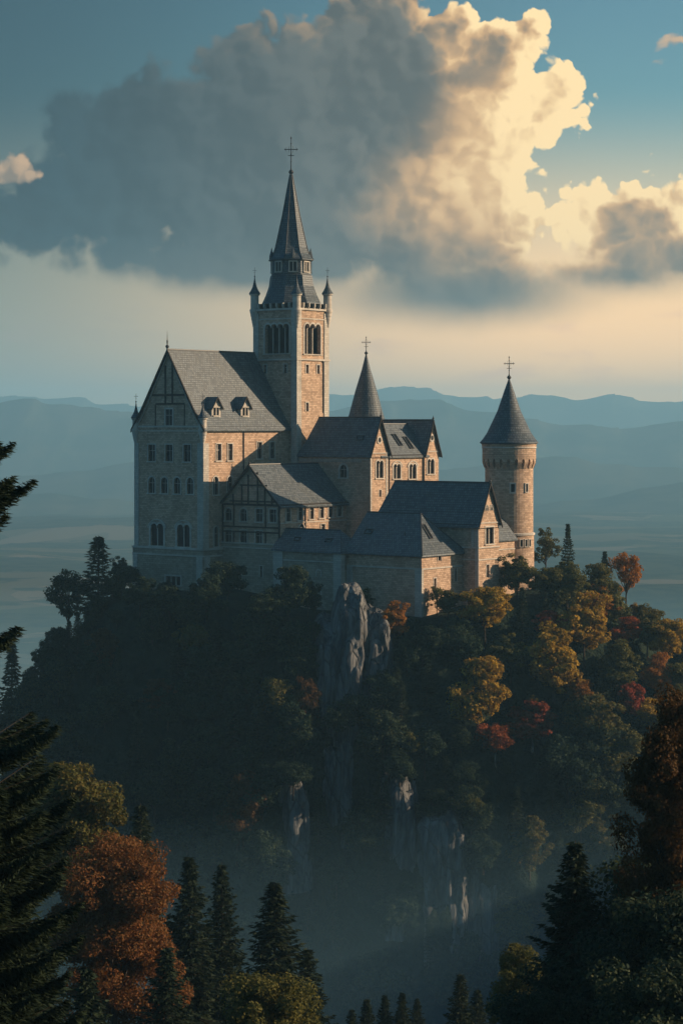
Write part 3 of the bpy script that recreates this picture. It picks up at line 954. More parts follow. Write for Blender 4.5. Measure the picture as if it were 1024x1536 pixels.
    for px in (325, 368.5):
        v = v_at(px, K_U1 - 0.9); hw = 1.35
        u1 = K_U1 - 1.0
        z0 = ze + 1.0 * slope - 0.4; z1 = z_at(610, u1, v); zt = z_at(595, u1, v)
        m = MB()
        fd = Face('R', u1)
        holes = [(v - 0.85, v + 0.85, z0 + 1.0, z1 - 0.25)]
        fd.holes.append(holes[0])
        fd.wall(m, v - hw, v + hw, z0, z1, 0.3)
        m.poly([(u1, v - hw, z1), (u1, v + hw, z1), (u1, v, zt - 0.2)])
        ub = lambda z: K_U1 - (z - ze) / slope
        for sg in (-1, 1): m.poly([(u1, v + sg * hw, z0), (u1, v + sg * hw, z1), (ub(z1) - 0.4, v + sg * hw, z1), (ub(z0) - 0.4, v + sg * hw, z0)])
        d = B.add(m, 'dormer', 'trim_stone')
        w = MB(); fd.quad(w, [(v - 0.85, z0 + 1.0, -0.25), (v + 0.85, z0 + 1.0, -0.25), (v + 0.85, z1 - 0.25, -0.25), (v - 0.85, z1 - 0.25, -0.25)])
        B.add(w, 'pane', 'pane_glass', d)
        w = MB(); fd.box(w, v - 0.1, v + 0.1, z0 + 1.0, z1 - 0.25, -0.22, 0.02); fd.box(w, v - 1.05, v + 1.05, z0 + 0.75, z0 + 1.0, 0, 0.22); fd.box(w, v - hw - 0.1, v + hw + 0.1, z1 - 0.2, z1 + 0.02, 0, 0.2)
        B.add(w, 'frame', 'trim_stone', d)
        top2 = [(v - hw - 0.4, z1 - 0.4), (v, zt), (v + hw + 0.4, z1 - 0.4)]
        w = MB().prism(top2[::-1] + [(q[0], q[1] - 0.22) for q in top2], 'U', ub(zt) - 0.6, u1 + 0.4)
        B.add(w, 'dormer_roof', 'slate', d)
        barge(B, 'U', top2, u1 + 0.41, 1, 0.26, 0.1, parent=d, lift=0.04)
    return B


great_hall()


# ------------------------------------------------------------------ bell tower
def bell_tower():
    fl, fr = Face('L', T_V0, (T_U0 + T_U1) / 2), Face('R', T_U1, T_V0 + 3)
    zb = -36.0
    zs = z_at(540, T_U1, T_V0); zt = z_at(462, T_U1, T_V0)
    B = Building('bell_tower', 'tall square bell tower with open arcades and a slender slate spire, tallest on the hill', 'castle tower', (T_U0 + T_U1) / 2, (T_V0 + T_V1) / 2, zb)
    W_ = T_U1 - T_U0; D_ = T_V1 - T_V0
    a = fl.a(415.5); window(B, fl, a, 6.6, z_at(530, a, T_V0), z_at(486, a, T_V0), lights=4, arched=True, fr=0.36, depth=0.9, back=1.3, name='belfry_arcade')
    a = fr.a(468.5); window(B, fr, a, 5.4, z_at(531, T_U1, a), z_at(486, T_U1, a), lights=3, arched=True, fr=0.36, depth=0.9, back=1.3, name='belfry_arcade')
    for px in (398, 428.5): win_px(B, fl, px, 547, 560, 4.5, fr=0.2, name='slit_window', sill=False)
    for px in (460.5, 477): win_px(B, fr, px, 547, 560, 4, fr=0.2, name='slit_window', sill=False)
    win_px(B, fr, 460.5, 604, 617, 4, fr=0.2, name='slit_window', sill=False)
    m = MB(); fl.wall(m, T_U0, T_U1, zb, zt); fr.wall(m, T_V0, T_V1, zb, zt)
    m.poly([(T_U0, T_V0, zb), (T_U0, T_V1, zb), (T_U0, T_V1, zt), (T_U0, T_V0, zt)]); m.poly([(T_U0, T_V1, zb), (T_U1, T_V1, zb), (T_U1, T_V1, zt), (T_U0, T_V1, zt)])
    m.poly([(T_U0, T_V0, zt), (T_U1, T_V0, zt), (T_U1, T_V1, zt), (T_U0, T_V1, zt)])
    B.add(m, 'wall', 'wall_stone')
    for segs in ([(fl, T_U0 - 0.1, T_U0 + 1.35)], [(fl, T_U1 - 1.4, T_U1 + 0.14), (fr, T_V0 - 0.12, T_V0 + 1.4)], [(fr, T_V1 - 1.5, T_V1 + 0.1)]):
        corner_strip(B, segs, zb + 4, zs, 0.16)
        corner_strip(B, segs, zs + 0.35, zt - 0.8, 0.16)
    string_course(B, [(fl, T_U0 - 0.35, T_U1 + 0.35), (fr, T_V0 - 0.35, T_V1 + 0.35)], zs, zs + 0.35, 0.34)
    string_course(B, [(fl, T_U0 + 1.2, T_U1 - 1.2), (fr, T_V0 + 1.2, T_V1 - 1.2)], z_at(478, T_U1, T_V0), z_at(478, T_U1, T_V0) + 0.25, 0.14)
    downpipe(B, fr, 484.5, zs - 11, zs)
    # corbelled gallery under the roof
    zg = z_at(452, T_U1, T_V0)
    string_course(B, [(fl, T_U0 - 0.2, T_U1 + 0.2), (fr, T_V0 - 0.2, T_V1 + 0.2)], zt - 0.3, zt + 0.1, 0.4, name='cornice')
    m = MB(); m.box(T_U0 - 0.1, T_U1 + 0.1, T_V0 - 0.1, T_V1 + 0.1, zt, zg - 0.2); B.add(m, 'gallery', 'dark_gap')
    for fc, n, s0, w in ((fl, 6, T_U0, W_), (fr, 5, T_V0, D_)):
        for i in range(n):
            a = s0 + 1.6 + (w - 3.2) * i / (n - 1)
            m = MB(); fc.box(m, a - 0.16, a + 0.16, zt + 0.1, zg - 0.2, 0.05, 0.55); fc.box(m, a - 0.16, a + 0.16, zt + 0.35, zg - 0.2, 0.55, 0.72)
            B.add(m, 'corbel', 'ashlar')
    # roof: flared skirt, windowed lantern, spire
    cu, cv = (T_U0 + T_U1) / 2, (T_V0 + T_V1) / 2
    z1 = z_at(414, cu, cv); z2 = z_at(391, cu, cv); z3 = z_at(262, cu, cv)
    m = MB()
    n = 8; off = math.pi / 8
    def ring(r, z, sq):
        out = []
        for i in range(n):
            t = 2 * math.pi * i / n + off
            c_, s_ = math.cos(t), math.sin(t)
            k = (1 / max(abs(c_), abs(s_))) * (1 - sq * 0.0)
            rr = r * (1 - sq) / math.cos(math.pi / 8) * math.cos(math.pi / 8) + r * sq * k
            out.append((cu + c_ * rr * W_ / 2 / 5, cv + s_ * rr * D_ / 2 / 5, z))
        return out
    zk = zg - 0.25
    rings = [ring(5.35, zk, 1), ring(5.30, zk + 0.2, 1), ring(4.75, zk + (z1 - zk) * 0.30, 0.75), ring(4.25, zk + (z1 - zk) * 0.62, 0.4), ring(4.05, z1, 0.1)]
    for A, Bq in zip(rings, rings[1:]):
        for i in range(n): m.poly([A[i], A[(i + 1) % n], Bq[(i + 1) % n], Bq[i]])
    m.poly(rings[0][::-1])
    B.add(m, 'roof', 'spire_slate')
    m = MB(); m.lathe(cu, cv, [(4.5, z1 - 0.1), (4.4, z1 + 0.2), (4.3, z2 - 0.2), (4.75, z2 - 0.1), (4.75, z2 + 0.1)], 8, False, off)
    lan = B.add(m, 'lantern', 'spire_slate')
    for i in range(8):
        t = 2 * math.pi * (i + 0.5) / 8 + off
        n_ = Vector((math.cos(t), math.sin(t), 0)); tt = Vector((-n_.y, n_.x, 0))
        apo = 4.38 * math.cos(math.pi / 8)
        w = MB(); g = MB()
        zc0, zc1 = z1 + 0.75, z2 - 0.5
        def pb(mm, t0, t1, q0, q1, o0, o1):
            p = [Vector((cu, cv, 0)) + tt * a_ + n_ * (apo + o_) + Vector((0, 0, z_)) for z_ in (q0, q1) for o_ in (o0, o1) for a_ in (t0, t1)]
            for qd in ((0, 2, 3, 1), (4, 5, 7, 6), (0, 1, 5, 4), (2, 6, 7, 3), (0, 4, 6, 2), (1, 3, 7, 5)): mm.poly([p[k_] for k_ in qd])
        hw = 0.72
        pb(w, -hw - 0.22, -hw, zc0, zc1, -0.1, 0.24); pb(w, hw, hw + 0.22, zc0, zc1, -0.1, 0.24)
        pb(w, -hw - 0.22, hw + 0.22, zc1, zc1 + 0.22, -0.1, 0.27); pb(w, -hw - 0.3, hw + 0.3, zc0 - 0.22, zc0, -0.1, 0.32); pb(w, -0.09, 0.09, zc0, zc1, -0.1, 0.16)
        wo = B.add(w, 'lantern_window', 'trim_stone', lan)
        pb(g, -hw, hw, zc0, zc1, -0.2, 0.08); 
        # the pane stays a sub-part of the lantern beside its frame
        B.add(g, 'pane', 'pane_glass', lan)
    zc = z2 + 0.1
    m = MB(); m.lathe(cu, cv, [(5.0, zc - 0.12), (4.95, zc + 0.08), (4.0, zc + 1.3), (3.5, zc + 2.7), (1.95, zc + (z3 - zc) * 0.52), (0.30, z3)], 8, False, off)
    sp = B.add(m, 'spire', 'spire_slate')
    m = MB()
    for i in range(8):
        t = 2 * math.pi * (i) / 8 + off
        prev = None
        for r, z in [(4.99, zc), (4.04, zc + 1.3), (3.54, zc + 2.7), (1.98, zc + (z3 - zc) * 0.52), (0.32, z3)]:
            p = (cu + r * math.cos(t), cv + r * math.sin(t), z)
            if prev: m.tube(prev, p, 0.09, n=5)
            prev = p
    B.add(m, 'hip_leads', 'lead', sp)
    for i in range(4):
        t = math.pi / 2 * i + math.pi / 4
        m = MB(); r = 4.15
        m.lathe(cu + r * math.cos(t), cv + r * math.sin(t), [(0.55, zc + 0.2), (0.5, zc + 0.9), (0.2, zc + 1.9), (0.03, zc + 2.6)], 6, False)
        B.add(m, 'gablet', 'spire_slate', sp)
    finial(B, cu, cv, z3 - 0.35, z_at(203, cu, cv) - z3, cross=True, r=0.42, arm=1.45)
    for u, v in ((T_U0 + 0.1, T_V0 + 0.1), (T_U1 - 0.1, T_V0 + 0.1), (T_U1 - 0.1, T_V1 - 0.1), (T_U0 + 0.1, T_V1 - 0.1)):
        pinnacle(B, u, v, z_at(492, u, v), z_at(466, u, v), z_at(441, u, v), z_at(416, u, v), 0.95)


bell_tower()


# ------------------------------------------------------------------ half-timbered house
def timber_house():
    fl, fr = Face('L', H_V0, (H_U0 + H_U1) / 2), Face('R', H_U1, H_V0 + 3)
    zb = -42.0
    zp = z_at(818, H_U1, H_V0); ze = z_at(757, H_U1, H_V0)
    c = (H_U0 + H_U1) / 2; half = (H_U1 - H_U0) / 2
    zr = z_at(697, c, H_V0)
    B = Building('timber_house', 'lower house with dark timber framing on its gable, in front of the great hall', 'castle house', c, H_V0 + 9, zb)
    for px, ar in ((343, True), (365.5, True), (389, False), (409.5, False)): win_px(B, fl, px, 763, 782, 10, arched=ar, fr=0.2)
    for px in (342.5, 365.5, 388.5): win_px(B, fl, px, 796, 815.5, 10, fr=0.2)
    for px in (432, 450, 467, 482, 495.5, 509): win_px(B, fr, px, 761 - (px - 432) * 0.03, 782 - (px - 432) * 0.05, 6.6, fr=0.22)
    win_px(B, fr, 452, 788, 800, 9, arched=True, fr=0.2); win_px(B, fr, 484, 789, 800, 6, fr=0.2)
    m = MB(); fl.wall(m, H_U0, H_U1, zp, ze); fr.wall(m, H_V0, H_V1, zp, ze)
    m.poly([(H_U0 + 0.3, H_V0, ze), (H_U1 - 0.2, H_V0, ze), (c, H_V0, zr - 0.3)])
    m.poly([(H_U0, H_V0 + 0.5, ze - 0.2), (H_U1 - 0.5, H_V0 + 0.5, ze - 0.2), (H_U1 - 0.5, H_V1, ze - 0.2), (H_U0, H_V1, ze - 0.2)])
    m.poly([(H_U0, H_V1, zp), (H_U1, H_V1, zp), (H_U1, H_V1, ze), (c, H_V1, zr - 0.3), (H_U0, H_V1, ze)])
    B.add(m, 'wall', 'wall_stone')
    pl, pr = Face('L', H_V0 - 0.3), Face('R', H_U1 + 0.3)
    slit(B, pl, 392, 849, 866)
    m = MB(); pl.wall(m, H_U0, H_U1 + 0.3, zb, zp); pr.wall(m, H_V0 - 0.3, H_V1, zb, zp)
    m.poly([(H_U0, H_V0 - 0.3, zp), (H_U1 + 0.3, H_V0 - 0.3, zp), (H_U1 + 0.3, H_V0 + 0.3, zp), (H_U0, H_V0 + 0.3, zp)])
    m.poly([(H_U1 - 0.3, H_V0, zp), (H_U1 + 0.3, H_V0, zp), (H_U1 + 0.3, H_V1, zp), (H_U1 - 0.3, H_V1, zp)])
    B.add(m, 'plinth', 'plinth_stone')
    string_course(B, [(fl, H_U0 + 0.1, H_U1 + 0.4)], zp + 0.02, zp + 0.25, 0.45)
    string_course(B, [(pl, H_U0 + 0.1, H_U1 + 0.42)], zp - 0.85, zp - 0.6, 0.14)
    string_course(B, [(fr, H_V0, H_V1)], z_at(786, H_U1, H_V0), z_at(786, H_U1, H_V0) + 0.2, 0.1)
    string_course(B, [(fr, H_V0, H_V1)], ze - 0.35, ze, 0.4, 'timber', 'eaves_board')
    # the frame
    t = MB(); Z = lambda py: z_at(py, c, H_V0)
    def hb(x0, x1, py, th=0.17, o=0.12): fl.box(t, fl.a(x0), fl.a(x1), Z(py) - th, Z(py) + th, -0.02, o)
    def vb(px, p0, p1, th=0.15, o=0.11): a = fl.a(px); fl.box(t, a - th, a + th, Z(p1), Z(p0), -0.02, o)
    hb(333, 420, 757, 0.2, 0.15); hb(334, 420, 790.5, 0.15); hb(334, 420, 798, 0.13)
    for px in (351, 398.5): vb(px, 757, 791); vb(px, 798, 819)
    vb(334.5, 755, 819, 0.2, 0.14); vb(419, 757, 819, 0.2, 0.14)
    hb(361, 401, 728, 0.15); hb(345, 412, 752, 0.13)
    for px, top in ((363, 728), (372.5, 712), (386.5, 708), (397.5, 728)): vb(px, top, 757)
    vb(350, 742, 757); vb(408, 744, 757)
    B.add(t, 'timber_frame', 'timber')
    downpipe(B, fr, 457.5, z_at(800, H_U1, 7), ze - 0.3)
    ro, top = gable_roof(B, 'V', c, half, H_V0 - 0.5, H_V1 - 0.2, ze, zr, over=0.6, kick=0.25)
    barge(B, 'V', top, H_V0 - 0.51, -1, 0.42, 0.2)
    finial(B, c, H_V0 - 0.4, zr - 0.1, 1.6, r=0.2)


timber_house()


# ------------------------------------------------------------------ chapel
def chapel():
    fl, fr = Face('L', C_V0, (C_U0 + C_U1) / 2), Face('R', C_U1, C_V0 + 3)
    zb = -37.0
    ze = z_at(680, C_U1, C_V0); zr = z_at(626, C_U1, C_V0 + 3.3)
    B = Building('chapel', 'stone chapel with two narrow sunlit gables beside the foot of the bell tower', 'chapel', (C_U0 + C_U1) / 2, (C_V0 + CE_V) / 2, zb)
    win_px(B, fl, 515, 697, 716, 10, arched=True, fr=0.42)
    win_px(B, fr, 569, 691, 717, 10.5, lights=2, arched=True, fr=0.3)
    slit(B, fr, 570, 735, 745, 3)
    fm = Face('R', C_U1 - 0.35)
    for px in (595, 618.5): win_px(B, fm, px, 696, 718, 10.5, lights=2, arched=True, fr=0.3, hood=True)
    win_px(B, fr, 645.5, 690, 713, 10, lights=2, arched=True, fr=0.3)
    z2 = ze - 0.1
    m = MB(); fl.wall(m, C_U0, C_U1, zb, ze); fr.wall(m, C_V0, CM_V, zb, ze); fm.wall(m, CM_V, CW_V, zb, z2); fr.wall(m, CW_V, CE_V, zb, ze + 0.2)
    c1 = (C_V0 + CM_V) / 2; c2 = (CW_V + CE_V) / 2
    m.poly([(C_U1, C_V0, ze), (C_U1, CM_V, ze), (C_U1, c1, zr - 0.3)])
    zr2 = z_at(630, C_U1, c2)
    m.poly([(C_U1, CW_V, ze + 0.2), (C_U1, CE_V, ze + 0.2), (C_U1, c2, zr2 - 0.3)])
    for v in (CM_V, CW_V): m.poly([(C_U1 - 0.35, v, zb), (C_U1, v, zb), (C_U1, v, ze), (C_U1 - 0.35, v, ze)])
    m.poly([(C_U0, CE_V, zb), (C_U1, CE_V, zb), (C_U1, CE_V, ze + 0.2), (C_U0, CE_V, ze + 0.2)])
    m.poly([(C_U0, C_V0, zb), (C_U0, CE_V, zb), (C_U0, CE_V, ze), (C_U0, C_V0, ze)])
    m.poly([(C_U0, C_V0 + 0.5, ze - 0.4), (C_U1 - 0.8, C_V0 + 0.5, ze - 0.4), (C_U1 - 0.8, CE_V, ze - 0.4), (C_U0, CE_V, ze - 0.4)])
    B.add(m, 'wall', 'wall_stone')
    # corbel frieze under the eaves of the plain wall
    m = MB(); zf = z_at(692, C_U1, C_V0)
    for i in range(34): a = C_U0 + 0.6 + i * 0.48; fl.box(m, a, a + 0.26, zf - 0.25, zf + 0.2, -0.02, 0.13)
    fl.box(m, C_U0 + 0.3, C_U1 - 0.3, zf + 0.2, zf + 0.42, -0.02, 0.15)
    B.add(m, 'corbel_frieze', 'ashlar')
    string_course(B, [(fr, C_V0 - 0.1, CM_V + 0.05)], ze - 0.12, ze + 0.12, 0.16); string_course(B, [(fr, CW_V - 0.05, CE_V + 0.1)], ze + 0.1, ze + 0.32, 0.16)
    string_course(B, [(fm, CM_V, CW_V)], z2 - 0.95, z2 - 0.7, 0.16)
    for fc, px in ((fr, 555.8), (fr, 579.5)): 
        a = fc.a(px); corner_strip(B, [(fc, a - 0.3 if px > 560 else C_V0, a + 0.3)], zb + 4, ze - 0.12, 0.08)
    for px in (583, 633.5): downpipe(B, fm, px, zb + 12, z2 - 0.5)
    # oculi
    for cc, zz in ((c1, z_at(660, C_U1, c1)), (c2, z_at(657, C_U1, c2))):
        m = MB(); po, pi = arc(cc, zz, 0.85, 20, 0, 2 * math.pi), arc(cc, zz, 0.5, 20, 0, 2 * math.pi)
        for k in range(20):
            fr.quad(m, [(*pi[k], 0.12), (*po[k], 0.12), (*po[k + 1], 0.12), (*pi[k + 1], 0.12)]); fr.quad(m, [(*po[k], 0.12), (*po[k], 0), (*po[k + 1], 0), (*po[k + 1], 0.12)])
        o = B.add(m, 'oculus', 'trim_stone')
        g = MB(); fr.quad(g, [(*p, 0.02) for p in pi[:-1]]); B.add(g, 'pane', 'pane_glass', o)
    # front wing: hipped at the tower, gabled at the sun
    over = 0.5; half = (CM_V - C_V0) / 2; sl = (zr - ze) / half
    V0, V1 = C_V0 - over, CM_V + over; zz = ze - over * sl * 0.5
    U0 = C_U0 + 0.15; Uh = C_U0 + 3.2; U1 = C_U1 + 0.45
    m = MB()
    m.poly([(U0, V0, zz), (U1, V0, zz), (U1, C_V0 + 0.8, ze + 0.8 * sl), (U0 + 1.1, C_V0 + 0.8, ze + 0.8 * sl)])
    m.poly([(U0 + 1.1, C_V0 + 0.8, ze + 0.8 * sl), (U1, C_V0 + 0.8, ze + 0.8 * sl), (U1, c1, zr), (Uh, c1, zr)])
    m.poly([(U0, V1, zz), (Uh, c1, zr), (U1, c1, zr), (U1, V1, zz)]); m.poly([(U0, V0, zz), (U0 + 1.1, C_V0 + 0.8, ze + 0.8 * sl), (Uh, c1, zr), (U0, V1, zz)])
    m.poly([(U0, V0, zz - 0.25), (U1, V0, zz - 0.25), (U1, V0, zz), (U0, V0, zz)]); m.poly([(U0, V0, zz - 0.25), (U0, V1, zz - 0.25), (U1, V1, zz - 0.25), (U1, V0, zz - 0.25)])
    ro = B.add(m, 'roof', 'slate')
    m = MB(); m.tube((Uh, c1, zr + 0.03), (U1, c1, zr + 0.03), 0.15, n=6); B.add(m, 'ridge_cap', 'lead', ro)
    top = [(V0, zz), (c1, zr), (V1, zz)]
    barge(B, 'U', top, U1 + 0.01, 1, 0.4, 0.2)
    skylight(B, ro, 'U', *(lambda v: (u_at(540, v), v, ze + (v - C_V0) * sl))(C_V0 + 1.3), 1.5, 0.8, (0, -1), math.atan(sl))
    # middle range: sunlit slope with two long skylights
    zrm = z_at(636, C_U1 - 5, (CM_V + CW_V) / 2)
    um = C_U1 - 5.4; sm = (zrm - z2) / (C_U1 - 0.35 - um)
    m = MB(); ue = C_U1 + 0.2
    prof = [(ue, z2 - 0.55 * sm), (um, zrm), (um - 5, zrm - 5 * sm), (um - 5, zrm - 5 * sm - 0.3), (um, zrm - 0.3), (ue, z2 - 0.55 * sm - 0.3)]
    m.prism(prof, 'V', CM_V - 2.5, CW_V + 1.5)
    rm = B.add(m, 'roof', 'slate')
    m = MB(); m.tube((um, CM_V - 2.5, zrm + 0.03), (um, CW_V + 1.5, zrm + 0.03), 0.14, n=6); B.add(m, 'ridge_cap', 'lead', rm)
    for px, py in ((595, 657), (611.5, 665)):
        u = C_U1 - 2.6 + (0.5 if py > 660 else 0); v = v_at(px, u)
        skylight(B, rm, 'V', u, v, z2 + (C_U1 - 0.35 - u) * sm, 1.1, 3.0, (1, 0), math.atan(sm))
        g = MB(); n = Vector((math.sin(math.atan(sm)), 0, math.cos(math.atan(sm)))); dn = Vector((n.z, 0, -n.x)); cc = Vector((u, v, z2 + (C_U1 - 0.35 - u) * sm)) + n * 0.06; tt = Vector((0, 1, 0))
        g.poly([cc + tt * x * 0.55 + dn * y * 1.5 for x, y in ((-1, -1), (1, -1), (1, 1), (-1, 1))]); B.add(g, 'pane', 'pane_glass', rm)
    string_course(B, [(fm, CM_V, CW_V)], z2 - 0.62, z2 - 0.3, 0.42, 'timber', 'eaves_board')
    ro2, top2 = gable_roof(B, 'U', c2, (CE_V - CW_V) / 2, C_U0 + 4, C_U1 + 0.45, ze + 0.2, zr2, over=0.45, kick=0.2)
    barge(B, 'U', top2, C_U1 + 0.46, 1, 0.4, 0.2)
    finial(B, C_U1 + 0.4, c1, zr - 0.1, z_at(611, C_U1, c1) - zr, r=0.2); finial(B, C_U1 + 0.4, c2, zr2 - 0.1, z_at(622, C_U1, c2) - zr2, r=0.2)


chapel()


def stair_turret():
    v = 43.0; u = u_at(549, v)
    zb = -20
    B = Building('stair_turret', 'round turret rising behind the chapel roof with a tall slate cone and an iron cross', 'turret', u, v, zb)
    z1 = z_at(632, u, v); zt = z_at(532, u, v)
    m = MB(); m.lathe(u, v, [(3.1, zb), (3.1, z1 - 1.0), (3.3, z1 - 0.9), (3.3, z1 - 0.3), (3.5, z1 - 0.2), (3.5, z1 + 0.05)], 28)
    B.add(m, 'wall', 'wall_stone')
    m = MB(); m.lathe(u, v, [(4.25, z1), (4.2, z1 + 0.15), (3.7, z1 + 1.6), (2.35, z1 + (zt - z1) * 0.46), (0.95, z1 + (zt - z1) * 0.78), (0.16, zt)], 32)
    B.add(m, 'roof', 'spire_slate')
    finial(B, u, v, zt - 0.3, z_at(503, u, v) - zt, cross=True, r=0.3, arm=1.0)


stair_turret()


# ------------------------------------------------------------------ front ranges
def hip_faces(m, U0, U1, V0, V1, ze, zr, h0, h1):
    """hipped roof with its ridge along U; h0/h1 = hip insets (0 = plain gable end)"""
    c = (V0 + V1) / 2
    a, b, cc, d = (U0, V0, ze), (U1, V0, ze), (U1, V1, ze), (U0, V1, ze)
    e, f = (U0 + h0, c, zr), (U1 - h1, c, zr)
    m.poly([a, b, f, e]); m.poly([cc, d, e, f]); m.poly([b, cc, f]); m.poly([d, a, e])
    lo = lambda p: (p[0], p[1], p[2] - 0.28)
    for p, q in ((a, b), (b, cc), (cc, d), (d, a)): m.poly([lo(p), lo(q), q, p])
    m.poly([lo(d), lo(cc), lo(b), lo(a)])
    return e, f, b, cc


def front_range():
    fl, fr = Face('L', M_V0, (M_U0 + M_U1) / 2), Face('R', M_U1, M_V0 + 3)
    zb = -46.0; ze = z_at(827, M_U1, M_V0); zr = z_at(796, M_U1, M_V0 + 3.6)
    B = Building('front_range', 'low blank-walled stone range with a slate roof below the timbered house', 'castle house', (M_U0 + M_U1) / 2, M_V0 + 3, zb)
    m = MB(); fl.wall(m, M_U0, M_U1, zb, ze); fr.wall(m, M_V0, L_V0 + 0.8, zb, ze)
    m.poly([(M_U0, M_V0, zb), (M_U0, M_V0 + 6, zb), (M_U0, M_V0 + 6, ze), (M_U0, M_V0, ze)])
    B.add(m, 'wall', 'plinth_stone')
    corner_strip(B, [(fl, M_U0 - 0.05, M_U0 + 2.3)], zb, ze - 0.5, 0.22); corner_strip(B, [(fl, M_U1 - 1.7, M_U1 + 0.12), (fr, M_V0 - 0.1, M_V0 + 1.0)], zb, ze - 0.5, 0.2)
    z = z_at(845, M_U1, M_V0)
    string_course(B, [(fl, M_U0 + 2.2, M_U1 - 1.6)], z, z + 0.25, 0.14); string_course(B, [(fl, M_U0 - 0.05, M_U1 + 0.2), (fr, M_V0 - 0.2, L_V0)], ze - 0.5, ze - 0.28, 0.3, 'timber', 'eaves_board')
    # two blocked-up arches in the wall
    for px, py in ((478, 858), (478, 887)):
        a = fl.a(px); zz = fl.z(py, a); m = MB()
        po, pi = arc(a, zz, 0.75, 10), arc(a, zz, 0.5, 10)
        for k in range(10): fl.quad(m, [(*pi[k], 0.05), (*po[k], 0.05), (*po[k + 1], 0.05), (*pi[k + 1], 0.05)])
        for sg in (-1, 1): fl.box(m, a + sg * 0.75, a + sg * 0.5, zz - 0.7, zz, -0.02, 0.05)
        B.add(m, 'blocked_arch', 'ashlar')
    m = MB(); V1 = M_V0 + 7.6
    hip_faces(m, M_U0 - 0.4, M_U1 + 0.5, M_V0 - 0.5, V1, ze - 0.2, zr, 0.2, 3.3)
    ro = B.add(m, 'roof', 'slate')
    c = (M_V0 - 0.5 + V1) / 2
    m = MB(); m.tube((M_U0 - 0.3, c, zr + 0.02), (M_U1 - 2.8, c, zr + 0.02), 0.13, n=6); m.tube((M_U1 - 2.8, c, zr + 0.02), (M_U1 + 0.5, M_V0 - 0.5, ze - 0.17), 0.13, n=6); B.add(m, 'ridge_cap', 'lead', ro)
    sl = (zr - ze + 0.2) / (c - M_V0 + 0.5)
    for px in (446, 493):
        v = M_V0 + 1.6; skylight(B, ro, 'U', u_at(px, v), v, ze - 0.2 + (v - M_V0 + 0.5) * sl, 1.3, 0.7, (0, -1), math.atan(sl))


front_range()


def bastion():
    fl, fr = Face('L', L_V0, (L_U0 + L_U1) / 2), Face('R', L_U1, L_V0 + 3)
    zb = -46.0; ze = z_at(832, 0, 0); zr = z_at(771, -3, 6)
    B = Building('bastion', 'broad stone block with a great hipped slate roof at the front corner of the castle', 'castle house', (L_U0 + L_U1) / 2, 6, zb)
    win_px(B, fr, 658.5, 834, 842, 5, fr=0.14, sill=False, name='small_window'); slit(B, fr, 652, 868, 884, 3.4); slit(B, fr, 683, 856, 876, 3)
    m = MB(); fl.wall(m, L_U0, L_U1, zb, ze); fr.wall(m, L_V0, L_V1, zb, ze)
    m.poly([(L_U0, 0, zb), (L_U0, L_V1, zb), (L_U0, L_V1, ze), (L_U0, 0, ze)]); m.poly([(L_U0, L_V1, zb), (L_U1, L_V1, zb), (L_U1, L_V1, ze), (L_U0, L_V1, ze)])
    B.add(m, 'wall', 'wall_stone')
    z = z_at(855, 0, 0)
    string_course(B, [(fl, L_U0 + 0.2, L_U1 + 0.16)], z, z + 0.3, 0.16); string_course(B, [(fr, L_V0 - 0.15, L_V1)], z, z + 0.3, 0.17)
    corner_strip(B, [(fl, L_U1 - 1.5, L_U1 + 0.1)], zb, z, 0.12); corner_strip(B, [(fr, L_V0 - 0.08, L_V0 + 0.5)], zb, z, 0.09); corner_strip(B, [(fl, L_U0 + 0.1, L_U0 + 1.6)], zb, z, 0.12)
    string_course(B, [(fl, L_U0 - 0.1, L_U1 + 0.3), (fr, L_V0 - 0.3, L_V1)], ze - 0.55, ze - 0.3, 0.32, 'timber', 'eaves_board')
    m = MB(); U0, U1, V0, V1 = L_U0 - 0.3, L_U1 + 0.55, L_V0 - 0.55, L_V1 + 0.6
    e, f, b, cc = hip_faces(m, U0, U1, V0, V1, ze - 0.15, zr, 0.3, 5.6)
    ro = B.add(m, 'roof', 'slate')
    m = MB(); up = lambda p: (p[0], p[1], p[2] + 0.03)
    m.tube(up(e), up(f), 0.15, n=6); m.tube(up(f), up(b), 0.15, n=6); m.tube(up(f), up(cc), 0.15, n=6); B.add(m, 'ridge_cap', 'lead', ro)
    c = (V0 + V1) / 2; sl = (zr - ze + 0.15) / (c - V0)
    v = 3.2; skylight(B, ro, 'U', u_at(553, v), v, ze - 0.15 + (v - V0) * sl, 1.6, 0.9, (0, -1), math.atan(sl))
    v = 2.8; u = u_at(607, v); m = MB(); z = ze - 0.15 + (v - V0) * sl; m.tube((u, v, z - 0.3), (u, v, z + 0.7), 0.13, n=7); B.add(m, 'vent_pipe', 'lead', ro)
    # long narrow roof-light in the sunlit hip
    sh = (zr - ze + 0.15) / 5.6; u = U1 - 3.1; v = v_at(640, u)
    skylight(B, ro, 'V', u, v, ze - 0.15 + (U1 - u) * sh, 0.9, 3.2, (1, 0), math.atan(sh))
    g = MB(); n = Vector((math.sin(math.atan(sh)), 0, math.cos(math.atan(sh)))); dn = Vector((n.z, 0, -n.x)); q = Vector((u, v, ze - 0.15 + (U1 - u) * sh)) + n * 0.06; tt = Vector((0, 1, 0))
    g.poly([q + tt * x * 0.45 + dn * y * 1.6 for x, y in ((-1, -1), (1, -1), (1, 1), (-1, 1))]); B.add(g, 'pane', 'pane_glass', ro)


bastion()


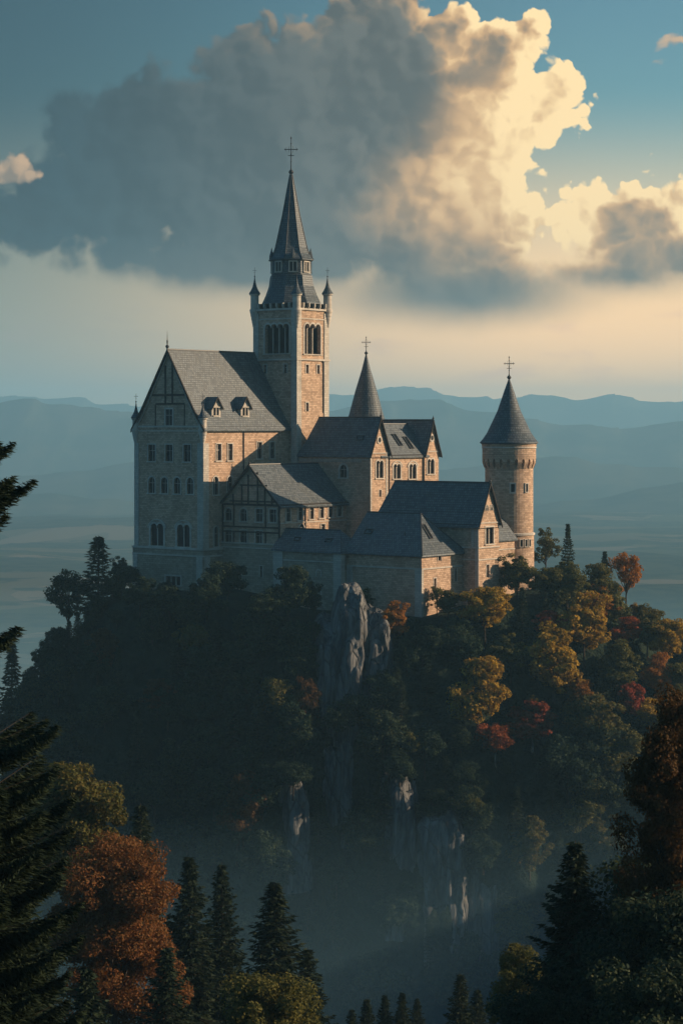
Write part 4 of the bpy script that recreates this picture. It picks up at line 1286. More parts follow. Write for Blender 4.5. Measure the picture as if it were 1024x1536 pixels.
def gatehouse():
    fl, fr = Face('L', R_V0, (R_U0 + R_U1) / 2), Face('R', R_U1, R_V0 + 3)
    zb = -44.0; ze = z_at(785, R_U1, R_V0); c = (R_V0 + R_V1) / 2; half = (R_V1 - R_V0) / 2
    zr = z_at(724, R_U1, c)
    B = Building('gatehouse', 'long slate-roofed range ending in a narrow sunlit gable next to the round tower', 'castle house', (R_U0 + R_U1) / 2, c, zb)
    win_px(B, fr, 733.5, 791, 816, 11.5, lights=2, fr=0.28); slit(B, fr, 731, 847, 866, 4)
    m = MB(); fl.wall(m, R_U0, R_U1, zb, ze); fr.wall(m, R_V0, R_V1, zb, ze)
    m.poly([(R_U1, R_V0, ze), (R_U1, R_V1, ze), (R_U1, c, zr - 0.3)])
    m.poly([(R_U0, R_V1, zb), (R_U1, R_V1, zb), (R_U1, R_V1, ze), (R_U0, R_V1, ze)]); m.poly([(R_U0, R_V0, zb), (R_U0, R_V1, zb), (R_U0, R_V1, ze), (R_U0, R_V0, ze)])
    B.add(m, 'wall', 'wall_stone')
    for px in (729.5, 736.5): win_px(B, fr, px, 758, 766, 4, flat=True, fr=0.14, proud=0.1, sill=False, arched=True, name='gable_light')
    for py in (823, 841):
        z = z_at(py, R_U1, R_V0)
        string_course(B, [(fr, R_V0 - 0.15, R_V1 + 0.1)], z, z + 0.26, 0.17); string_course(B, [(fl, L_U1 - 2, R_U1 + 0.16)], z, z + 0.26, 0.16)
    string_course(B, [(fr, R_V0 - 0.1, R_V1 + 0.1)], ze - 0.1, ze + 0.12, 0.14)
    a = fl.a(709); corner_strip(B, [(fl, a - 0.35, a + 0.35)], z_at(823, R_U1, R_V0) + 0.3, ze - 0.5, 0.1)
    corner_strip(B, [(fl, R_U1 - 0.7, R_U1 + 0.07)], zb, ze - 0.4, 0.07)
    string_course(B, [(fl, R_U0, R_U1)], ze - 0.5, ze - 0.2, 0.35, 'timber', 'eaves_board')
    over = 0.55; sl = (zr - ze) / half; zz = ze - over * sl * 0.6
    V0, V1 = R_V0 - over, R_V1 + over; U0, U1 = R_U0 - 0.3, R_U1 + 0.4; Uh = R_U0 + 2.6
    m = MB(); k = 0.9; zk = ze + k * sl
    m.poly([(U0, V0, zz), (U1, V0, zz), (U1, R_V0 + k, zk), (U0 + 1.0, R_V0 + k, zk)]); m.poly([(U0 + 1.0, R_V0 + k, zk), (U1, R_V0 + k, zk), (U1, c, zr), (Uh, c, zr)])
    m.poly([(U0, V1, zz), (Uh, c, zr), (U1, c, zr), (U1, V1, zz)]); m.poly([(U0, V0, zz), (U0 + 1.0, R_V0 + k, zk), (Uh, c, zr), (U0, V1, zz)])
    m.poly([(U0, V0, zz - 0.25), (U1, V0, zz - 0.25), (U1, V0, zz), (U0, V0, zz)]); m.poly([(U0, V0, zz - 0.25), (U0, V1, zz - 0.25), (U1, V1, zz - 0.25), (U1, V0, zz - 0.25)])
    ro = B.add(m, 'roof', 'slate')
    m = MB(); m.tube((Uh, c, zr + 0.03), (U1, c, zr + 0.03), 0.15, n=6); B.add(m, 'ridge_cap', 'lead', ro)
    barge(B, 'U', [(V0, zz), (c, zr), (V1, zz)], U1 + 0.01, 1, 0.4, 0.2)
    finial(B, R_U1 + 0.35, c, zr - 0.1, z_at(709, R_U1, c) - zr, r=0.2)


gatehouse()


TW_V = 32.0; TW_U = u_at(763, TW_V); TW_R = 36.0 / F * (400 - SU * TW_U + CU * TW_V)
def link_wing():
    u1 = R_U1 - 0.9; v0 = R_V1; v1 = v_at(771, u1); fr = Face('R', u1); fl = Face('L', v0)
    zb = -42.0; ze = z_at(806, u1, v0); zr = z_at(757, u1 - 5, v0)
    B = Building('link_wing', 'short lean-to wing with a sunlit slate roof between the gatehouse gable and the round tower', 'castle house', u1 - 3, (v0 + v1) / 2, zb)
    m = MB(); fr.wall(m, v0, v1, zb, ze); m.poly([(u1 - 6, v1, zb), (u1, v1, zb), (u1, v1, ze), (u1 - 6, v1, zr)])
    B.add(m, 'wall', 'wall_stone')
    z = z_at(826, u1, v0); string_course(B, [(fr, v0, v1)], z, z + 0.24, 0.15)
    m = MB(); sl = (zr - ze) / 5.4; ue = u1 + 0.5
    m.prism([(ue, ze - 0.5 * sl), (u1 - 5.4, zr), (u1 - 7, zr), (u1 - 7, zr - 0.3), (u1 - 5.4, zr - 0.3), (ue, ze - 0.5 * sl - 0.3)], 'V', v0, v1 + 0.4)
    B.add(m, 'roof', 'slate')


link_wing()


def round_tower():
    zb = -44.0; u, v, r = TW_U, TW_V, TW_R
    B = Building('round_tower', 'round stone tower with a flared slate cone standing apart at the sunny end', 'castle tower', u, v, zb)
    Z = lambda py: z_at(py, u, v)
    zk, zm, ze, zt = Z(801), Z(700), Z(664), Z(569)
    rt = r * 1.115
    m = MB(); m.lathe(u, v, [(r + 0.25, zb), (r + 0.15, zk), (r, zk + 0.3), (r, zm), (r, zm + 2.7)], 48)
    m.lathe(u, v, [(r - 0.2, zm + 2.42), (rt, zm + 2.48), (rt, ze - 0.7), (rt + 0.12, ze - 0.6), (rt + 0.12, ze)], 48)
    B.add(m, 'wall', 'wall_stone')
    m = MB(); m.lathe(u, v, [(r, zk - 0.15), (r + 0.35, zk - 0.1), (r + 0.35, zk + 0.25), (r, zk + 0.4)], 48); B.add(m, 'string_course', 'trim_stone')
    m = MB(); m.lathe(u, v, [(rt - 0.05, ze - 1.1), (rt + 0.16, ze - 1.05), (rt + 0.16, ze - 0.8), (rt - 0.05, ze - 0.75)], 48); B.add(m, 'string_course', 'trim_stone')
    # machicolation: corbels carrying little arches
    m = MB(); n = 22; z0, z1 = zm - 0.3, zm + 2.5
    for i in range(n):
        t0 = 2 * math.pi * i / n; w = 0.085
        def P(t, rr, z): return (u + rr * math.cos(t), v + rr * math.sin(t), z)
        pr = [(r - 0.05, z0), (r + 0.12, z0), (rt + 0.02, z0 + 1.1), (rt + 0.02, z1), (r - 0.05, z1)]
        A = [P(t0 - w, *q) for q in pr]; C = [P(t0 + w, *q) for q in pr]
        m.poly(A[::-1]); m.poly(C)
        for k in range(5): m.poly([A[k], A[(k + 1) % 5], C[(k + 1) % 5], C[k]])
        # arch head between this corbel and the next
        ta, tb = t0 + w, t0 + 2 * math.pi / n - w; tc = (ta + tb) / 2; hw = (tb - ta) / 2
        for k in range(8):
            q0, q1 = math.pi * k / 8, math.pi * (k + 1) / 8
            x0, x1 = tc + hw * math.cos(q0), tc + hw * math.cos(q1)
            y0, y1 = z0 + 1.35 + 0.55 * math.sin(q0), z0 + 1.35 + 0.55 * math.sin(q1)
            m.poly([P(x0, rt + 0.02, y0), P(x0, rt + 0.02, z1), P(x1, rt + 0.02, z1), P(x1, rt + 0.02, y1)])
            m.poly([P(x0, rt + 0.02, y0), P(x1, rt + 0.02, y1), P(x1, r - 0.02, y1), P(x0, r - 0.02, y0)])
    B.add(m, 'corbel_table', 'wall_stone')
    # windows set round the drum
    def drum_window(px, py0, py1, w, fr=0.22, rr=r):
        # angle whose surface point projects to px
        best = min((abs((lambda x, y: 512 + F * x / (y + 400))(*wxy(u + rr * math.cos(t), v + rr * math.sin(t))) - px), t) for t in [R(a_) for a_ in range(-128, 52)])
        t = best[1]; n_ = Vector((math.cos(t), math.sin(t), 0)); tt = Vector((-n_.y, n_.x, 0)); c = Vector((u, v, 0)) + n_ * rr
        m = MB(); g = MB(); z0, z1 = Z(py1), Z(py0)
        def pb(mm, a0, a1, q0, q1, o0, o1):
            p = [c + tt * a_ + n_ * o_ + Vector((0, 0, z_)) for z_ in (q0, q1) for o_ in (o0, o1) for a_ in (a0, a1)]
            for qd in ((0, 2, 3, 1), (4, 5, 7, 6), (0, 1, 5, 4), (2, 6, 7, 3), (0, 4, 6, 2), (1, 3, 7, 5)): mm.poly([p[k_] for k_ in qd])
        pb(m, -w / 2 - fr, -w / 2, z0, z1, -0.15, 0.14); pb(m, w / 2, w / 2 + fr, z0, z1, -0.15, 0.14); pb(m, -w / 2 - fr, w / 2 + fr, z1, z1 + fr, -0.15, 0.16); pb(m, -w / 2 - fr, w / 2 + fr, z0 - fr, z0, -0.15, 0.2)
        wo = B.add(m, 'window', 'trim_stone'); pb(g, -w / 2, w / 2, z0, z1, -0.2, 0.03); B.add(g, 'pane', 'pane_glass', wo)
    drum_window(736.5, 724, 736, 0.62, 0.12); drum_window(768.5, 725, 737, 0.72, 0.3); drum_window(789, 725, 737, 0.62, 0.16)
    for px in (781, 788, 793.5): drum_window(px, 808, 818, 0.55, 0.14, r + 0.2)
    m = MB(); m.lathe(u, v, [(rt + 0.50, ze - 0.12), (rt + 0.48, ze + 0.08), (rt - 0.1, ze + 0.75), (rt - 0.95, ze + 2.0), (2.35, ze + (zt - ze) * 0.50), (1.1, ze + (zt - ze) * 0.79), (0.16, zt)], 48)
    B.add(m, 'roof', 'spire_slate')
    m = MB(); m.lathe(u, v, [(rt - 0.1, ze - 0.4), (rt + 0.36, ze - 0.14), (rt - 0.1, ze - 0.13)], 48); B.add(m, 'eaves_board', 'timber')
    finial(B, u, v, zt - 0.35, z_at(532, u, v) - zt, cross=True, r=0.34, arm=1.05)


round_tower()
# ------------------------------------------------------------------ castle hill
HC = Vector((2.0, 28.0))
def hill_plan(t):
    """half-size of the hilltop in direction t (world angle, -pi/2 faces the camera)"""
    c, s = math.cos(t), math.sin(t)
    a = 49.0 if c > 0 else 48.0
    b = 32.0 if s < 0 else 38.0
    e = 1.62 if (c > 0 and s < 0) else 2.2
    return 1.0 / ((abs(c) / a) ** e + (abs(s) / b) ** e) ** (1 / e)


def hill_point(t, k):
    """k 0 centre .. 1 rim of the hilltop .. 2 and on to the foot"""
    c, s = math.cos(t), math.sin(t)
    r0 = hill_plan(t)
    top = -31.5 - 4.5 * max(0, -s) - 2.0 * abs(c) * (1 if c < 0 else 0.3)
    if k <= 1:
        z = top + 2.0 * (1 - k); r = r0 * k
    else:
        q = k - 1
        drop = (-156 - top)
        z = top + drop * q
        # convex shoulder, steep middle, spreading foot
        out = 13 * math.sin(min(1, q / 0.35) * math.pi / 2) + 12 * q + 24 * max(0, q - 0.55) ** 1.5
        out *= 1.0 + 0.75 * max(0, c) ** 2 + 0.42 * max(0, -c) ** 2 - 0.10 * max(0, -s)
        r = r0 + out
        n = noise.fractal(Vector((c * 2.1, s * 2.1, z * 0.018)), 1.0, 2.0, 4)
        n2 = noise.fractal(Vector((c * 7, s * 7, z * 0.06 + 4)), 1.0, 2.0, 3)
        r += (n * 7.0 + n2 * 2.2) * min(1, q * 6)
        # the gully that runs down the front
        g = math.exp(-((t + math.pi / 2 + 0.16 + 0.10 * q) / 0.075) ** 2) * sstep(q, 0.30, 0.45)
        r -= 9.0 * g
        z += n2 * 1.5 * min(1, q * 5)
    return Vector((HC.x + c * r, HC.y + s * r, z))


def build_hill():
    nt_, nk = 220, 84
    ks = np.concatenate([np.linspace(0.02, 1, 16), 1 + np.linspace(0, 1, 69)[1:], [2.15, 2.35, 2.6, 2.9]])
    V = []
    for i in range(nt_):
        t = 2 * math.pi * i / nt_ - math.pi
        for k in ks: V.append(hill_point(t, k))
    me = np_mesh('castle_hill', np.array([tuple(v) for v in V]), grid_faces(nt_, len(ks), True), 'forest_floor', True)
    tag(link(bpy.data.objects.new('castle_hill', me)), kind='structure')
    return BVHTree.FromPolygons([tuple(v) for v in V], [tuple(p.vertices) for p in me.polygons])


HILL = build_hill()


def sight(px, py):
    """where the sight line through a point of the photo meets the hill"""
    d = Vector(((px - 512) / F, 1, (640 - py) / F)).normalized()
    h = HILL.ray_cast(Vector((0, CAM_Y, 0)), d)
    return h[0], h[1]


def proj(p): d = p[1] - CAM_Y; return 512 + F * p[0] / d, 640 - F * p[2] / d


def cliff(label, lobes, seed, depth=9.0, group='grey limestone cliffs of the castle hill'):
    """rock face of fluted limestone standing out of the slope; lobes: (px centre, py top, py foot, half width px, shift towards the viewer)"""
    rnd = Vector((seed * 11.3, seed * 5.7, seed * 2.9))
    V, Fc = [], []
    base = None
    for (pc, p0, p1, hw, fwd) in lobes:
        hits = [sight(pc, p) for p in np.linspace(p0, p1, 7)]
        hits = [h[0] for h in hits if h[0] is not None]
        yf = min(h.y for h in hits) - fwd
        d = yf - CAM_Y
        cx, rz0, rz1, rw = pxx(pc, d), pxz(p0, d), pxz(p1, d) - 6, hw / F * d
        n, m = 84, 70
        o = len(V)
        for i in range(n):
            th = 2 * math.pi * i / n
            ct, st = math.cos(th), math.sin(th)
            sup = 1 / (abs(ct) ** 3.2 + abs(st) ** 3.2) ** (1 / 3.2)
            for j in range(m):
                h = j / (m - 1)
                z = rz1 + (rz0 - rz1) * h
                dome = math.sqrt(max(0.0, 1 - max(0, (h - 0.74) / 0.26) ** 2.0)) if h > 0.74 else 1.0
                taper = (1.10 - 0.22 * h) * (0.12 + 0.88 * dome)
                x0, y0 = ct * sup * rw * taper, st * sup * depth * taper
                P = Vector((x0 * 0.20, y0 * 0.20, z * 0.030)) + rnd
                f = noise.fractal(P, 0.9, 2.1, 5)
                # upright slabs parted by cracks, broken across by ledges
                Q = Vector((x0 * 0.30, y0 * 0.30, z * 0.055)) + rnd + Vector((f, f * 0.7, 0)) * 0.35
                dd_, pp_ = noise.voronoi(Q)
                hsh = math.sin(pp_[0].x * 127.1 + pp_[0].y * 311.7 + pp_[0].z * 74.7) * 0.5
                crk = min(1.0, (dd_[1] - dd_[0]) / 0.16)
                Q2 = Vector((x0 * 0.85, y0 * 0.85, z * 0.16)) + rnd
                d2, p2 = noise.voronoi(Q2)
                h2 = math.sin(p2[0].x * 91.3 + p2[0].y * 211.1 + p2[0].z * 51.9) * 0.5
                k = 1 + f * 0.10 + hsh * 0.20 + h2 * 0.07 - (1 - crk) * 0.10 - (1 - min(1.0, (d2[1] - d2[0]) / 0.14)) * 0.03
                zz = z + (f * 2.2 + hsh * 2.5) * h
                V.append((cx + x0 * k, yf + depth + y0 * k, zz))
        Fc += [[o + q for q in r] for r in grid_faces(n, m, True).tolist()]
    V = np.array(V)
    c = np.array([V[:, 0].mean(), V[:, 1].mean(), V[:, 2].min()])
    me = np_mesh('limestone_cliff', V - c, Fc, 'limestone', False)
    o = link(bpy.data.objects.new('limestone_cliff', me)); o.location = c
    tag(o, label, 'cliff', group)
    return BVHTree.FromPolygons([tuple(v) for v in V], Fc), o


CLIFFS = [
    cliff('tall pale rock pinnacle with a rounded top below the front range wall', [(526, 886, 1070, 29, 1.2), (494, 938, 1050, 27, 0.9), (563, 925, 1045, 28, 0.9)], 1, 6),
    cliff('narrow pointed rock fin in the middle of the gully', [(514, 1098, 1225, 20, 1.2), (492, 1120, 1215, 16, 0.9)], 2, 4),
    cliff('small dim rock wall beside the gully under dark trees', [(436, 1178, 1290, 29, 0.2)], 3, 4),
    cliff('largest pale cliff low on the hill, streaked with vertical cracks', [(660, 1222, 1420, 44, -0.3), (718, 1290, 1460, 34, -0.6)], 4, 6),
    cliff('dark slanting rock wall between the gully and the largest cliff', [(602, 1165, 1360, 29, -0.5), (579, 1150, 1270, 12, 0.2)], 5, 5),
]

# ------------------------------------------------------------------ trees
RNG = np.random.default_rng(11)


def leaf_mat(name, c1, c2, c3, transl=0.32):
    m, t, p = new_mat(name)
    g = t.nodes.new('ShaderNodeNewGeometry'); oi = t.nodes.new('ShaderNodeObjectInfo')
    isl = NX(t, g.outputs['Random Per Island']); rnd = NX(t, oi.outputs['Random'])
    big = nnoise(t, objsock(t), 0.45, 3, 0.6)
    col = nmix(t, (big * 0.9 + isl * 0.35).smooth(0.35, 0.85), c1, c2)
    col = nmix(t, (isl * 0.7 + rnd * 0.5).smooth(0.7, 1.05), col, c3)
    t.links.new(col, p.inputs['Base Color'])
    p.inputs['Roughness'].default_value = 0.75; p.inputs['Specular IOR Level'].default_value = 0.12
    tr = t.nodes.new('ShaderNodeBsdfTranslucent'); t.links.new(col, tr.inputs[0])
    mx = t.nodes.new('ShaderNodeMixShader'); mx.inputs[0].default_value = transl
    t.links.new(p.outputs[0], mx.inputs[1]); t.links.new(tr.outputs[0], mx.inputs[2])
    t.links.new(mx.outputs[0], t.nodes['Material Output'].inputs[0])
    return m


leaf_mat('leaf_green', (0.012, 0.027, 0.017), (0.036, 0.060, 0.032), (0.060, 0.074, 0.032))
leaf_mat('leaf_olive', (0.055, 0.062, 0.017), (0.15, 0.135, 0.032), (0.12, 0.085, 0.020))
leaf_mat('leaf_yellow', (0.18, 0.115, 0.014), (0.46, 0.285, 0.032), (0.24, 0.12, 0.018))
leaf_mat('leaf_orange', (0.20, 0.075, 0.012), (0.42, 0.165, 0.020), (0.24, 0.12, 0.02))
leaf_mat('leaf_rust', (0.20, 0.05, 0.014), (0.42, 0.105, 0.026), (0.20, 0.08, 0.02))
leaf_mat('leaf_red', (0.18, 0.036, 0.018), (0.38, 0.078, 0.036), (0.16, 0.05, 0.02))
leaf_mat('leaf_maple', (0.12, 0.046, 0.013), (0.24, 0.088, 0.022), (0.17, 0.085, 0.026))
leaf_mat('leaf_brown', (0.050, 0.026, 0.010), (0.115, 0.055, 0.016), (0.09, 0.05, 0.015))
leaf_mat('needles', (0.010, 0.020, 0.010), (0.024, 0.038, 0.018), (0.034, 0.044, 0.018), 0.12)


def unit(v): return v / np.maximum(np.linalg.norm(v, axis=-1, keepdims=True), 1e-9)


def leaves_mesh(cent, nrm, size, rng, name, elong=1.35):
    """one folded diamond (two triangles) per leaf spray"""
    n = len(cent)
    a = unit(np.cross(nrm, unit(rng.normal(size=(n, 3)))))
    b = np.cross(nrm, a)
    s = size[:, None]
    p0 = cent - a * s * elong * 0.5; p1 = cent + b * s * 0.42 + nrm * s * 0.12; p2 = cent + a * s * elong * 0.5; p3 = cent - b * s * 0.42 + nrm * s * 0.12
    V = np.stack([p0, p1, p2, p3], 1).reshape(-1, 3)
    Fc = np.arange(4 * n).reshape(n, 4)
    return np_mesh(name, V, Fc)


def tube_path(V, Fc, pts, rad, n=6):
    """append a tapering round limb along pts to the lists V, Fc"""
    o = len(V); pts = [Vector(p) for p in pts]
    for i, (p, r) in enumerate(zip(pts, rad)):
        d = (pts[min(i + 1, len(pts) - 1)] - pts[max(i - 1, 0)]).normalized()
        a = d.orthogonal().normalized(); b = d.cross(a)
        for k in range(n):
            t = 2 * math.pi * k / n
            V.append(tuple(p + (a * math.cos(t) + b * math.sin(t)) * r))
    for i in range(len(pts) - 1):
        for k in range(n):
            k2 = (k + 1) % n
            Fc.append((o + i * n + k, o + i * n + k2, o + (i + 1) * n + k2, o + (i + 1) * n + k))


def broadleaf(seed, h, w, nclump, per, size, low=0.25, shape=1.0, trunk_r=None):
    """returns (trunk mesh, crown mesh) of a broadleaf tree h high and w wide, rooted at the origin"""
    rng = np.random.default_rng(seed)
    zc = h * (low + (1 - low) * 0.48); rz = h * (1 - low) * 0.52; rx = w / 2
    # clumps spread through an uneven egg
    nb = int(rng.integers(5, 8))
    blob = []
    for i in range(nb):
        t = 2 * math.pi * (i + rng.uniform(-0.25, 0.25)) / nb; q = rng.uniform(-0.55, 0.45)
        blob.append((math.cos(t) * rx * 0.52 * (1 - 0.3 * abs(q)), math.sin(t) * rx * 0.52 * (1 - 0.3 * abs(q)), zc + q * rz, rng.uniform(0.42, 0.62)))
    blob.append((rng.uniform(-.1, .1) * rx, rng.uniform(-.1, .1) * rx, zc + rz * 0.5, 0.52)); blob.append((0, 0, zc, 0.6)); blob.append((rng.uniform(-.3, .3) * rx, rng.uniform(-.3, .3) * rx, zc + rz * 0.68, 0.34))
    C, Rr = [], []
    for i in range(nclump):
        bx, by, bz, br = blob[int(rng.integers(len(blob)))]
        d = unit(rng.normal(size=3)); d[2] = d[2] * 0.9 + 0.12
        k = br * rng.uniform(0.62, 1.05)
        C.append((bx + d[0] * rx * k, by + d[1] * rx * k, bz + d[2] * rz * k * shape)); Rr.append(w * rng.uniform(0.06, 0.14))
    C = np.array(C); Rr = np.array(Rr)
    C[:, 2] = np.maximum(C[:, 2], h * low * 0.85)
    idx = np.repeat(np.arange(nclump), per)
    d = unit(rng.normal(size=(len(idx), 3))); rad = Rr[idx] * rng.uniform(0.25, 1.0, len(idx)) ** 0.5
    P = C[idx] + d * rad[:, None] * np.array([1.15, 1.15, 0.8])
    nrm = unit(d * 0.8 + rng.normal(size=d.shape) * 0.55 + np.array([0, 0, 0.35]))
    crown = leaves_mesh(P, nrm, size * rng.uniform(0.6, 1.35, len(idx)), rng, 'crown')
    V, Fc = [], []
    r0 = trunk_r or h * 0.018
    lean = rng.uniform(-0.04, 0.04, 2) * h
    zt = zc + rz * 0.35
    pts = [(lean[0] * (k / 6) ** 2, lean[1] * (k / 6) ** 2, zt * k / 6 - (0.6 if k == 0 else 0)) for k in range(7)]
    tube_path(V, Fc, pts, [r0 * (1.35 if k == 0 else 1) * (1 - 0.72 * k / 6) for k in range(7)], 7)
    for j in range(0, min(nclump, 26)):
        c = C[j]; k = rng.uniform(0.35, 0.9); zb = min(zt * k, c[2] - 0.08 * h)
        zb = max(zb, h * low * 0.6); b = Vector((lean[0] * (zb / zt) ** 2, lean[1] * (zb / zt) ** 2, zb)); e = Vector(c)
        mid = b.lerp(e, 0.5) + Vector((rng.uniform(-.05, .05) * w, rng.uniform(-.05, .05) * w, 0.04 * h))
        tube_path(V, Fc, [b, mid, e], [r0 * 0.42, r0 * 0.26, r0 * 0.08], 5)
    return np_mesh('trunk', V, Fc, 'bark', True), crown


def spruce(seed, h, w, step=0.42, nb=9, size=0.34, droop=0.28, bare=0.06, sparse=1.0, dens=1.0, thin=1.0, pw=0.85, limb=1.0, hang=0.0, whorls=None):
    """returns (trunk mesh, crown mesh) of a spruce: whorls of sagging boughs hung with needle sprays"""
    rng = np.random.default_rng(seed)
    P, N, S, A = [], [], [], []
    V, Fc = [], []
    tube_path(V, Fc, [(0, 0, -0.6), (0, 0, h * 0.35), (0, 0, h * 0.7), (0, 0, h * 0.995)], [h * 0.016, h * 0.011, h * 0.006, 0.015], 7)
    z = h * bare; k = 0
    if whorls: z = whorls[0][0]
    while z < h * 0.985:
        f = (h - z) / (h * (1 - bare))
        L = w / 2 * (f ** pw) * rng.uniform(0.80, 1.08) + 0.10
        if whorls: L = whorls[k][1]
        n = max(4, int(nb * (0.55 + 0.45 * f)))
        for i in range(n):
            if rng.random() > sparse: continue
            t = 2 * math.pi * (i + rng.uniform(-0.3, 0.3)) / n + k * 0.7
            l = L * (rng.uniform(0.88, 1.08) if whorls else rng.uniform(0.52, 1.18))
            ca, sa = math.cos(t), math.sin(t)
            rise = 0.22 * (1 - f) - droop * f
            q = np.linspace(0.0, 1.0, max(4, int(l / (size * 0.42) * dens)))
            bx = q * l; bz = z + rise * bx + 0.16 * l * (q ** 2.2) * (0.6 + f) - 0.04 * l * np.sin(q * math.pi)
            pts = np.stack([ca * bx, sa * bx, bz], 1)
            if l > 0.9: tube_path(V, Fc, [tuple(pts[0]), tuple(pts[len(pts) // 2]), tuple(pts[-1])], [(0.012 * l + 0.006) * limb, (0.008 * l + 0.004) * limb, 0.004], 4)
            for jj in range(len(q)):
                if q[jj] < 0.12 and l > 0.8: continue
                wd = (0.34 * l * (1 - q[jj]) ** 0.7 + size * 0.35) * 0.85
                for sg in (-1, 1, 0):
                    m = 1 if sg == 0 else max(1, int(wd / (size * 0.55) * dens))
                    for r in range(m):
                        off = 0 if sg == 0 else (r + 0.5) / m * wd * sg
                        fwd = abs(off) * 0.75
                        p = np.array([ca * (bx[jj] + fwd) - sa * off, sa * (bx[jj] + fwd) + ca * off, bz[jj] - abs(off) * 0.18 - 0.06 * size - hang * rng.random() ** 1.5 * wd])
                        dirn = np.array([ca * 0.8 - sa * sg * 0.75, sa * 0.8 + ca * sg * 0.75, -0.12 - 0.25 * rng.random()])
                        P.append(p + rng.normal(size=3) * size * 0.10); A.append(dirn + rng.normal(size=3) * 0.22); S.append(size * rng.uniform(0.75, 1.25))
        z += step * (0.55 + 0.75 * f) * rng.uniform(0.85, 1.15); k += 1
        if whorls:
            if k >= len(whorls): break
            z = whorls[k][0]
    P, A, S = np.array(P), unit(np.array(A)), np.array(S)
    nv = unit(np.cross(A, unit(rng.normal(size=A.shape))) + np.array([0, 0, 0.9])); nv = unit(nv - A * (nv * A).sum(1, keepdims=True))
    side = np.cross(A, nv); s = S[:, None]
    wv = 0.20 * thin
    V4 = np.stack([P - A * s * 0.45, P + side * s * wv - nv * s * 0.06, P + A * s * 0.75, P - side * s * wv - nv * s * 0.06], 1).reshape(-1, 3)
    crown = np_mesh('crown', V4, np.arange(len(V4)).reshape(-1, 4))
    return np_mesh('trunk', V, Fc, 'bark', True), crown


def plant(name, meshes, loc, scale, rz, mat, label, cat, group=None, trunk_mat=None, sxy=1.0):
    o = bpy.data.objects.new(name, None); link(o); o.empty_display_size = 0.5
    o.location = loc; o.scale = (scale * sxy, scale * sxy, scale); o.rotation_euler = (0, 0, rz)
    tag(o, label, cat, group)
    for nm, me in (('trunk', meshes[0]), ('crown', meshes[1])):
        c = bpy.data.objects.new(nm, me); link(c, o)
        if not me.materials: me.materials.append(MATS['leaf_green'])
        m = mat if nm == 'crown' else trunk_mat
        if m: c.material_slots[0].link = 'OBJECT'; c.material_slots[0].material = MATS[m]
    return o


# tree models for the hill, each about 10 m high; scaled when planted
BROAD = [broadleaf(100 + i, 10, w, 110, 95, 0.31, low, 1.0) for i, (w, low) in enumerate([(7.6, 0.16), (8.4, 0.2), (7.0, 0.12), (9.0, 0.18), (6.4, 0.2), (8.0, 0.10)])]
OPEN = [broadleaf(140 + i, 10, 7.0, 60, 64, 0.29, 0.34, 1.05) for i in range(2)]
LOW = [broadleaf(160 + i, 10, 12.0, 95, 60, 0.5, 0.03, 0.9) for i in range(2)]
FIR = [spruce(180 + i, 10, w, 0.46, 9, 0.52) for i, w in enumerate([4.6, 4.0, 5.4])]
PLANTED = []
BRIGHT = []


def hill_tree(px, py, wpx, hpx, kind, mat, label, group=None, i=0, trunk_mat=None, name=None, dy=0.0, cat='tree'):
    """a tree whose crown is centred at photo (px, py), wpx wide and hpx high; it is rooted on the hill just below"""
    foot, _ = sight(px, py + hpx * 0.5)
    if foot is None:
        # sky-line trees: rooted a little behind the brow
        best = None
        for q in np.linspace(py + hpx * 0.3, py + hpx * 2.5, 40):
            f_, _n = sight(px, q)
            if f_ is not None: best = f_; break
        foot = best if best is not None else Vector((pxx(px, 430), 30, pxz(py + hpx * 0.5, 430)))
    foot = Vector((foot.x, foot.y + dy, foot.z))
    d = foot.y - CAM_Y
    h = (pxz(py - hpx * 0.5, d) - foot.z)
    src = {'b': BROAD, 'o': OPEN, 'l': LOW, 'f': FIR}[kind]
    me = src[i % len(src)]
    w0 = {'b': [7.6, 8.4, 7.0, 9.0, 6.4, 8.0], 'o': [7, 7], 'l': [12, 12], 'f': [4.6, 4.0, 5.4]}[kind][i % len(src)]
    h = max(h, 2.5)
    s = h / 10; sxy = (wpx / F * d) / (w0 * s)
    sxy = min(max(sxy, 0.6), 1.9)
    nm = name or {'b': 'broadleaf_tree', 'o': 'open_crowned_tree', 'l': 'bush', 'f': 'spruce_tree'}[kind]
    PLANTED.append((px, py, wpx, hpx))
    if mat in ('leaf_yellow', 'leaf_orange', 'leaf_red', 'leaf_rust') and kind == 'b': BRIGHT.append((px, py, wpx, hpx))
    return plant(nm, me, foot - Vector((0, 0, 0.3)), s, RNG.uniform(0, 6.28), mat, label, cat, group, trunk_mat, sxy)
G = 'autumn trees on the castle hill'
T = hill_tree
# --- the trees one can tell apart (px, py, width, height in photo pixels)
T(589, 936, 50, 68, 'b', 'leaf_orange', 'bright orange tree beside the rounded rock pinnacle under the bastion wall', G, 0)
T(727, 925, 84, 92, 'b', 'leaf_yellow', 'yellow-green tree directly under the gatehouse gable', G, 1)
T(716, 1042, 96, 112, 'b', 'leaf_yellow', 'broad golden tree alone in the dark slope below the bastion corner', G, 3)
T(830, 995, 96, 118, 'b', 'leaf_yellow', 'tallest golden tree, half way down the sunny slope below a red crown', G, 5)
T(875, 945, 84, 110, 'b', 'leaf_yellow', 'ochre tree high on the sunny slope behind the tallest golden tree', G, 0)
T(826, 938, 52, 46, 'b', 'leaf_red', 'red crown squeezed between two golden trees below the round tower', G, 2)
T(798, 1086, 70, 74, 'b', 'leaf_red', 'round red tree on a bare stem, upper of two red neighbours', G, 4, 'pale_bark')
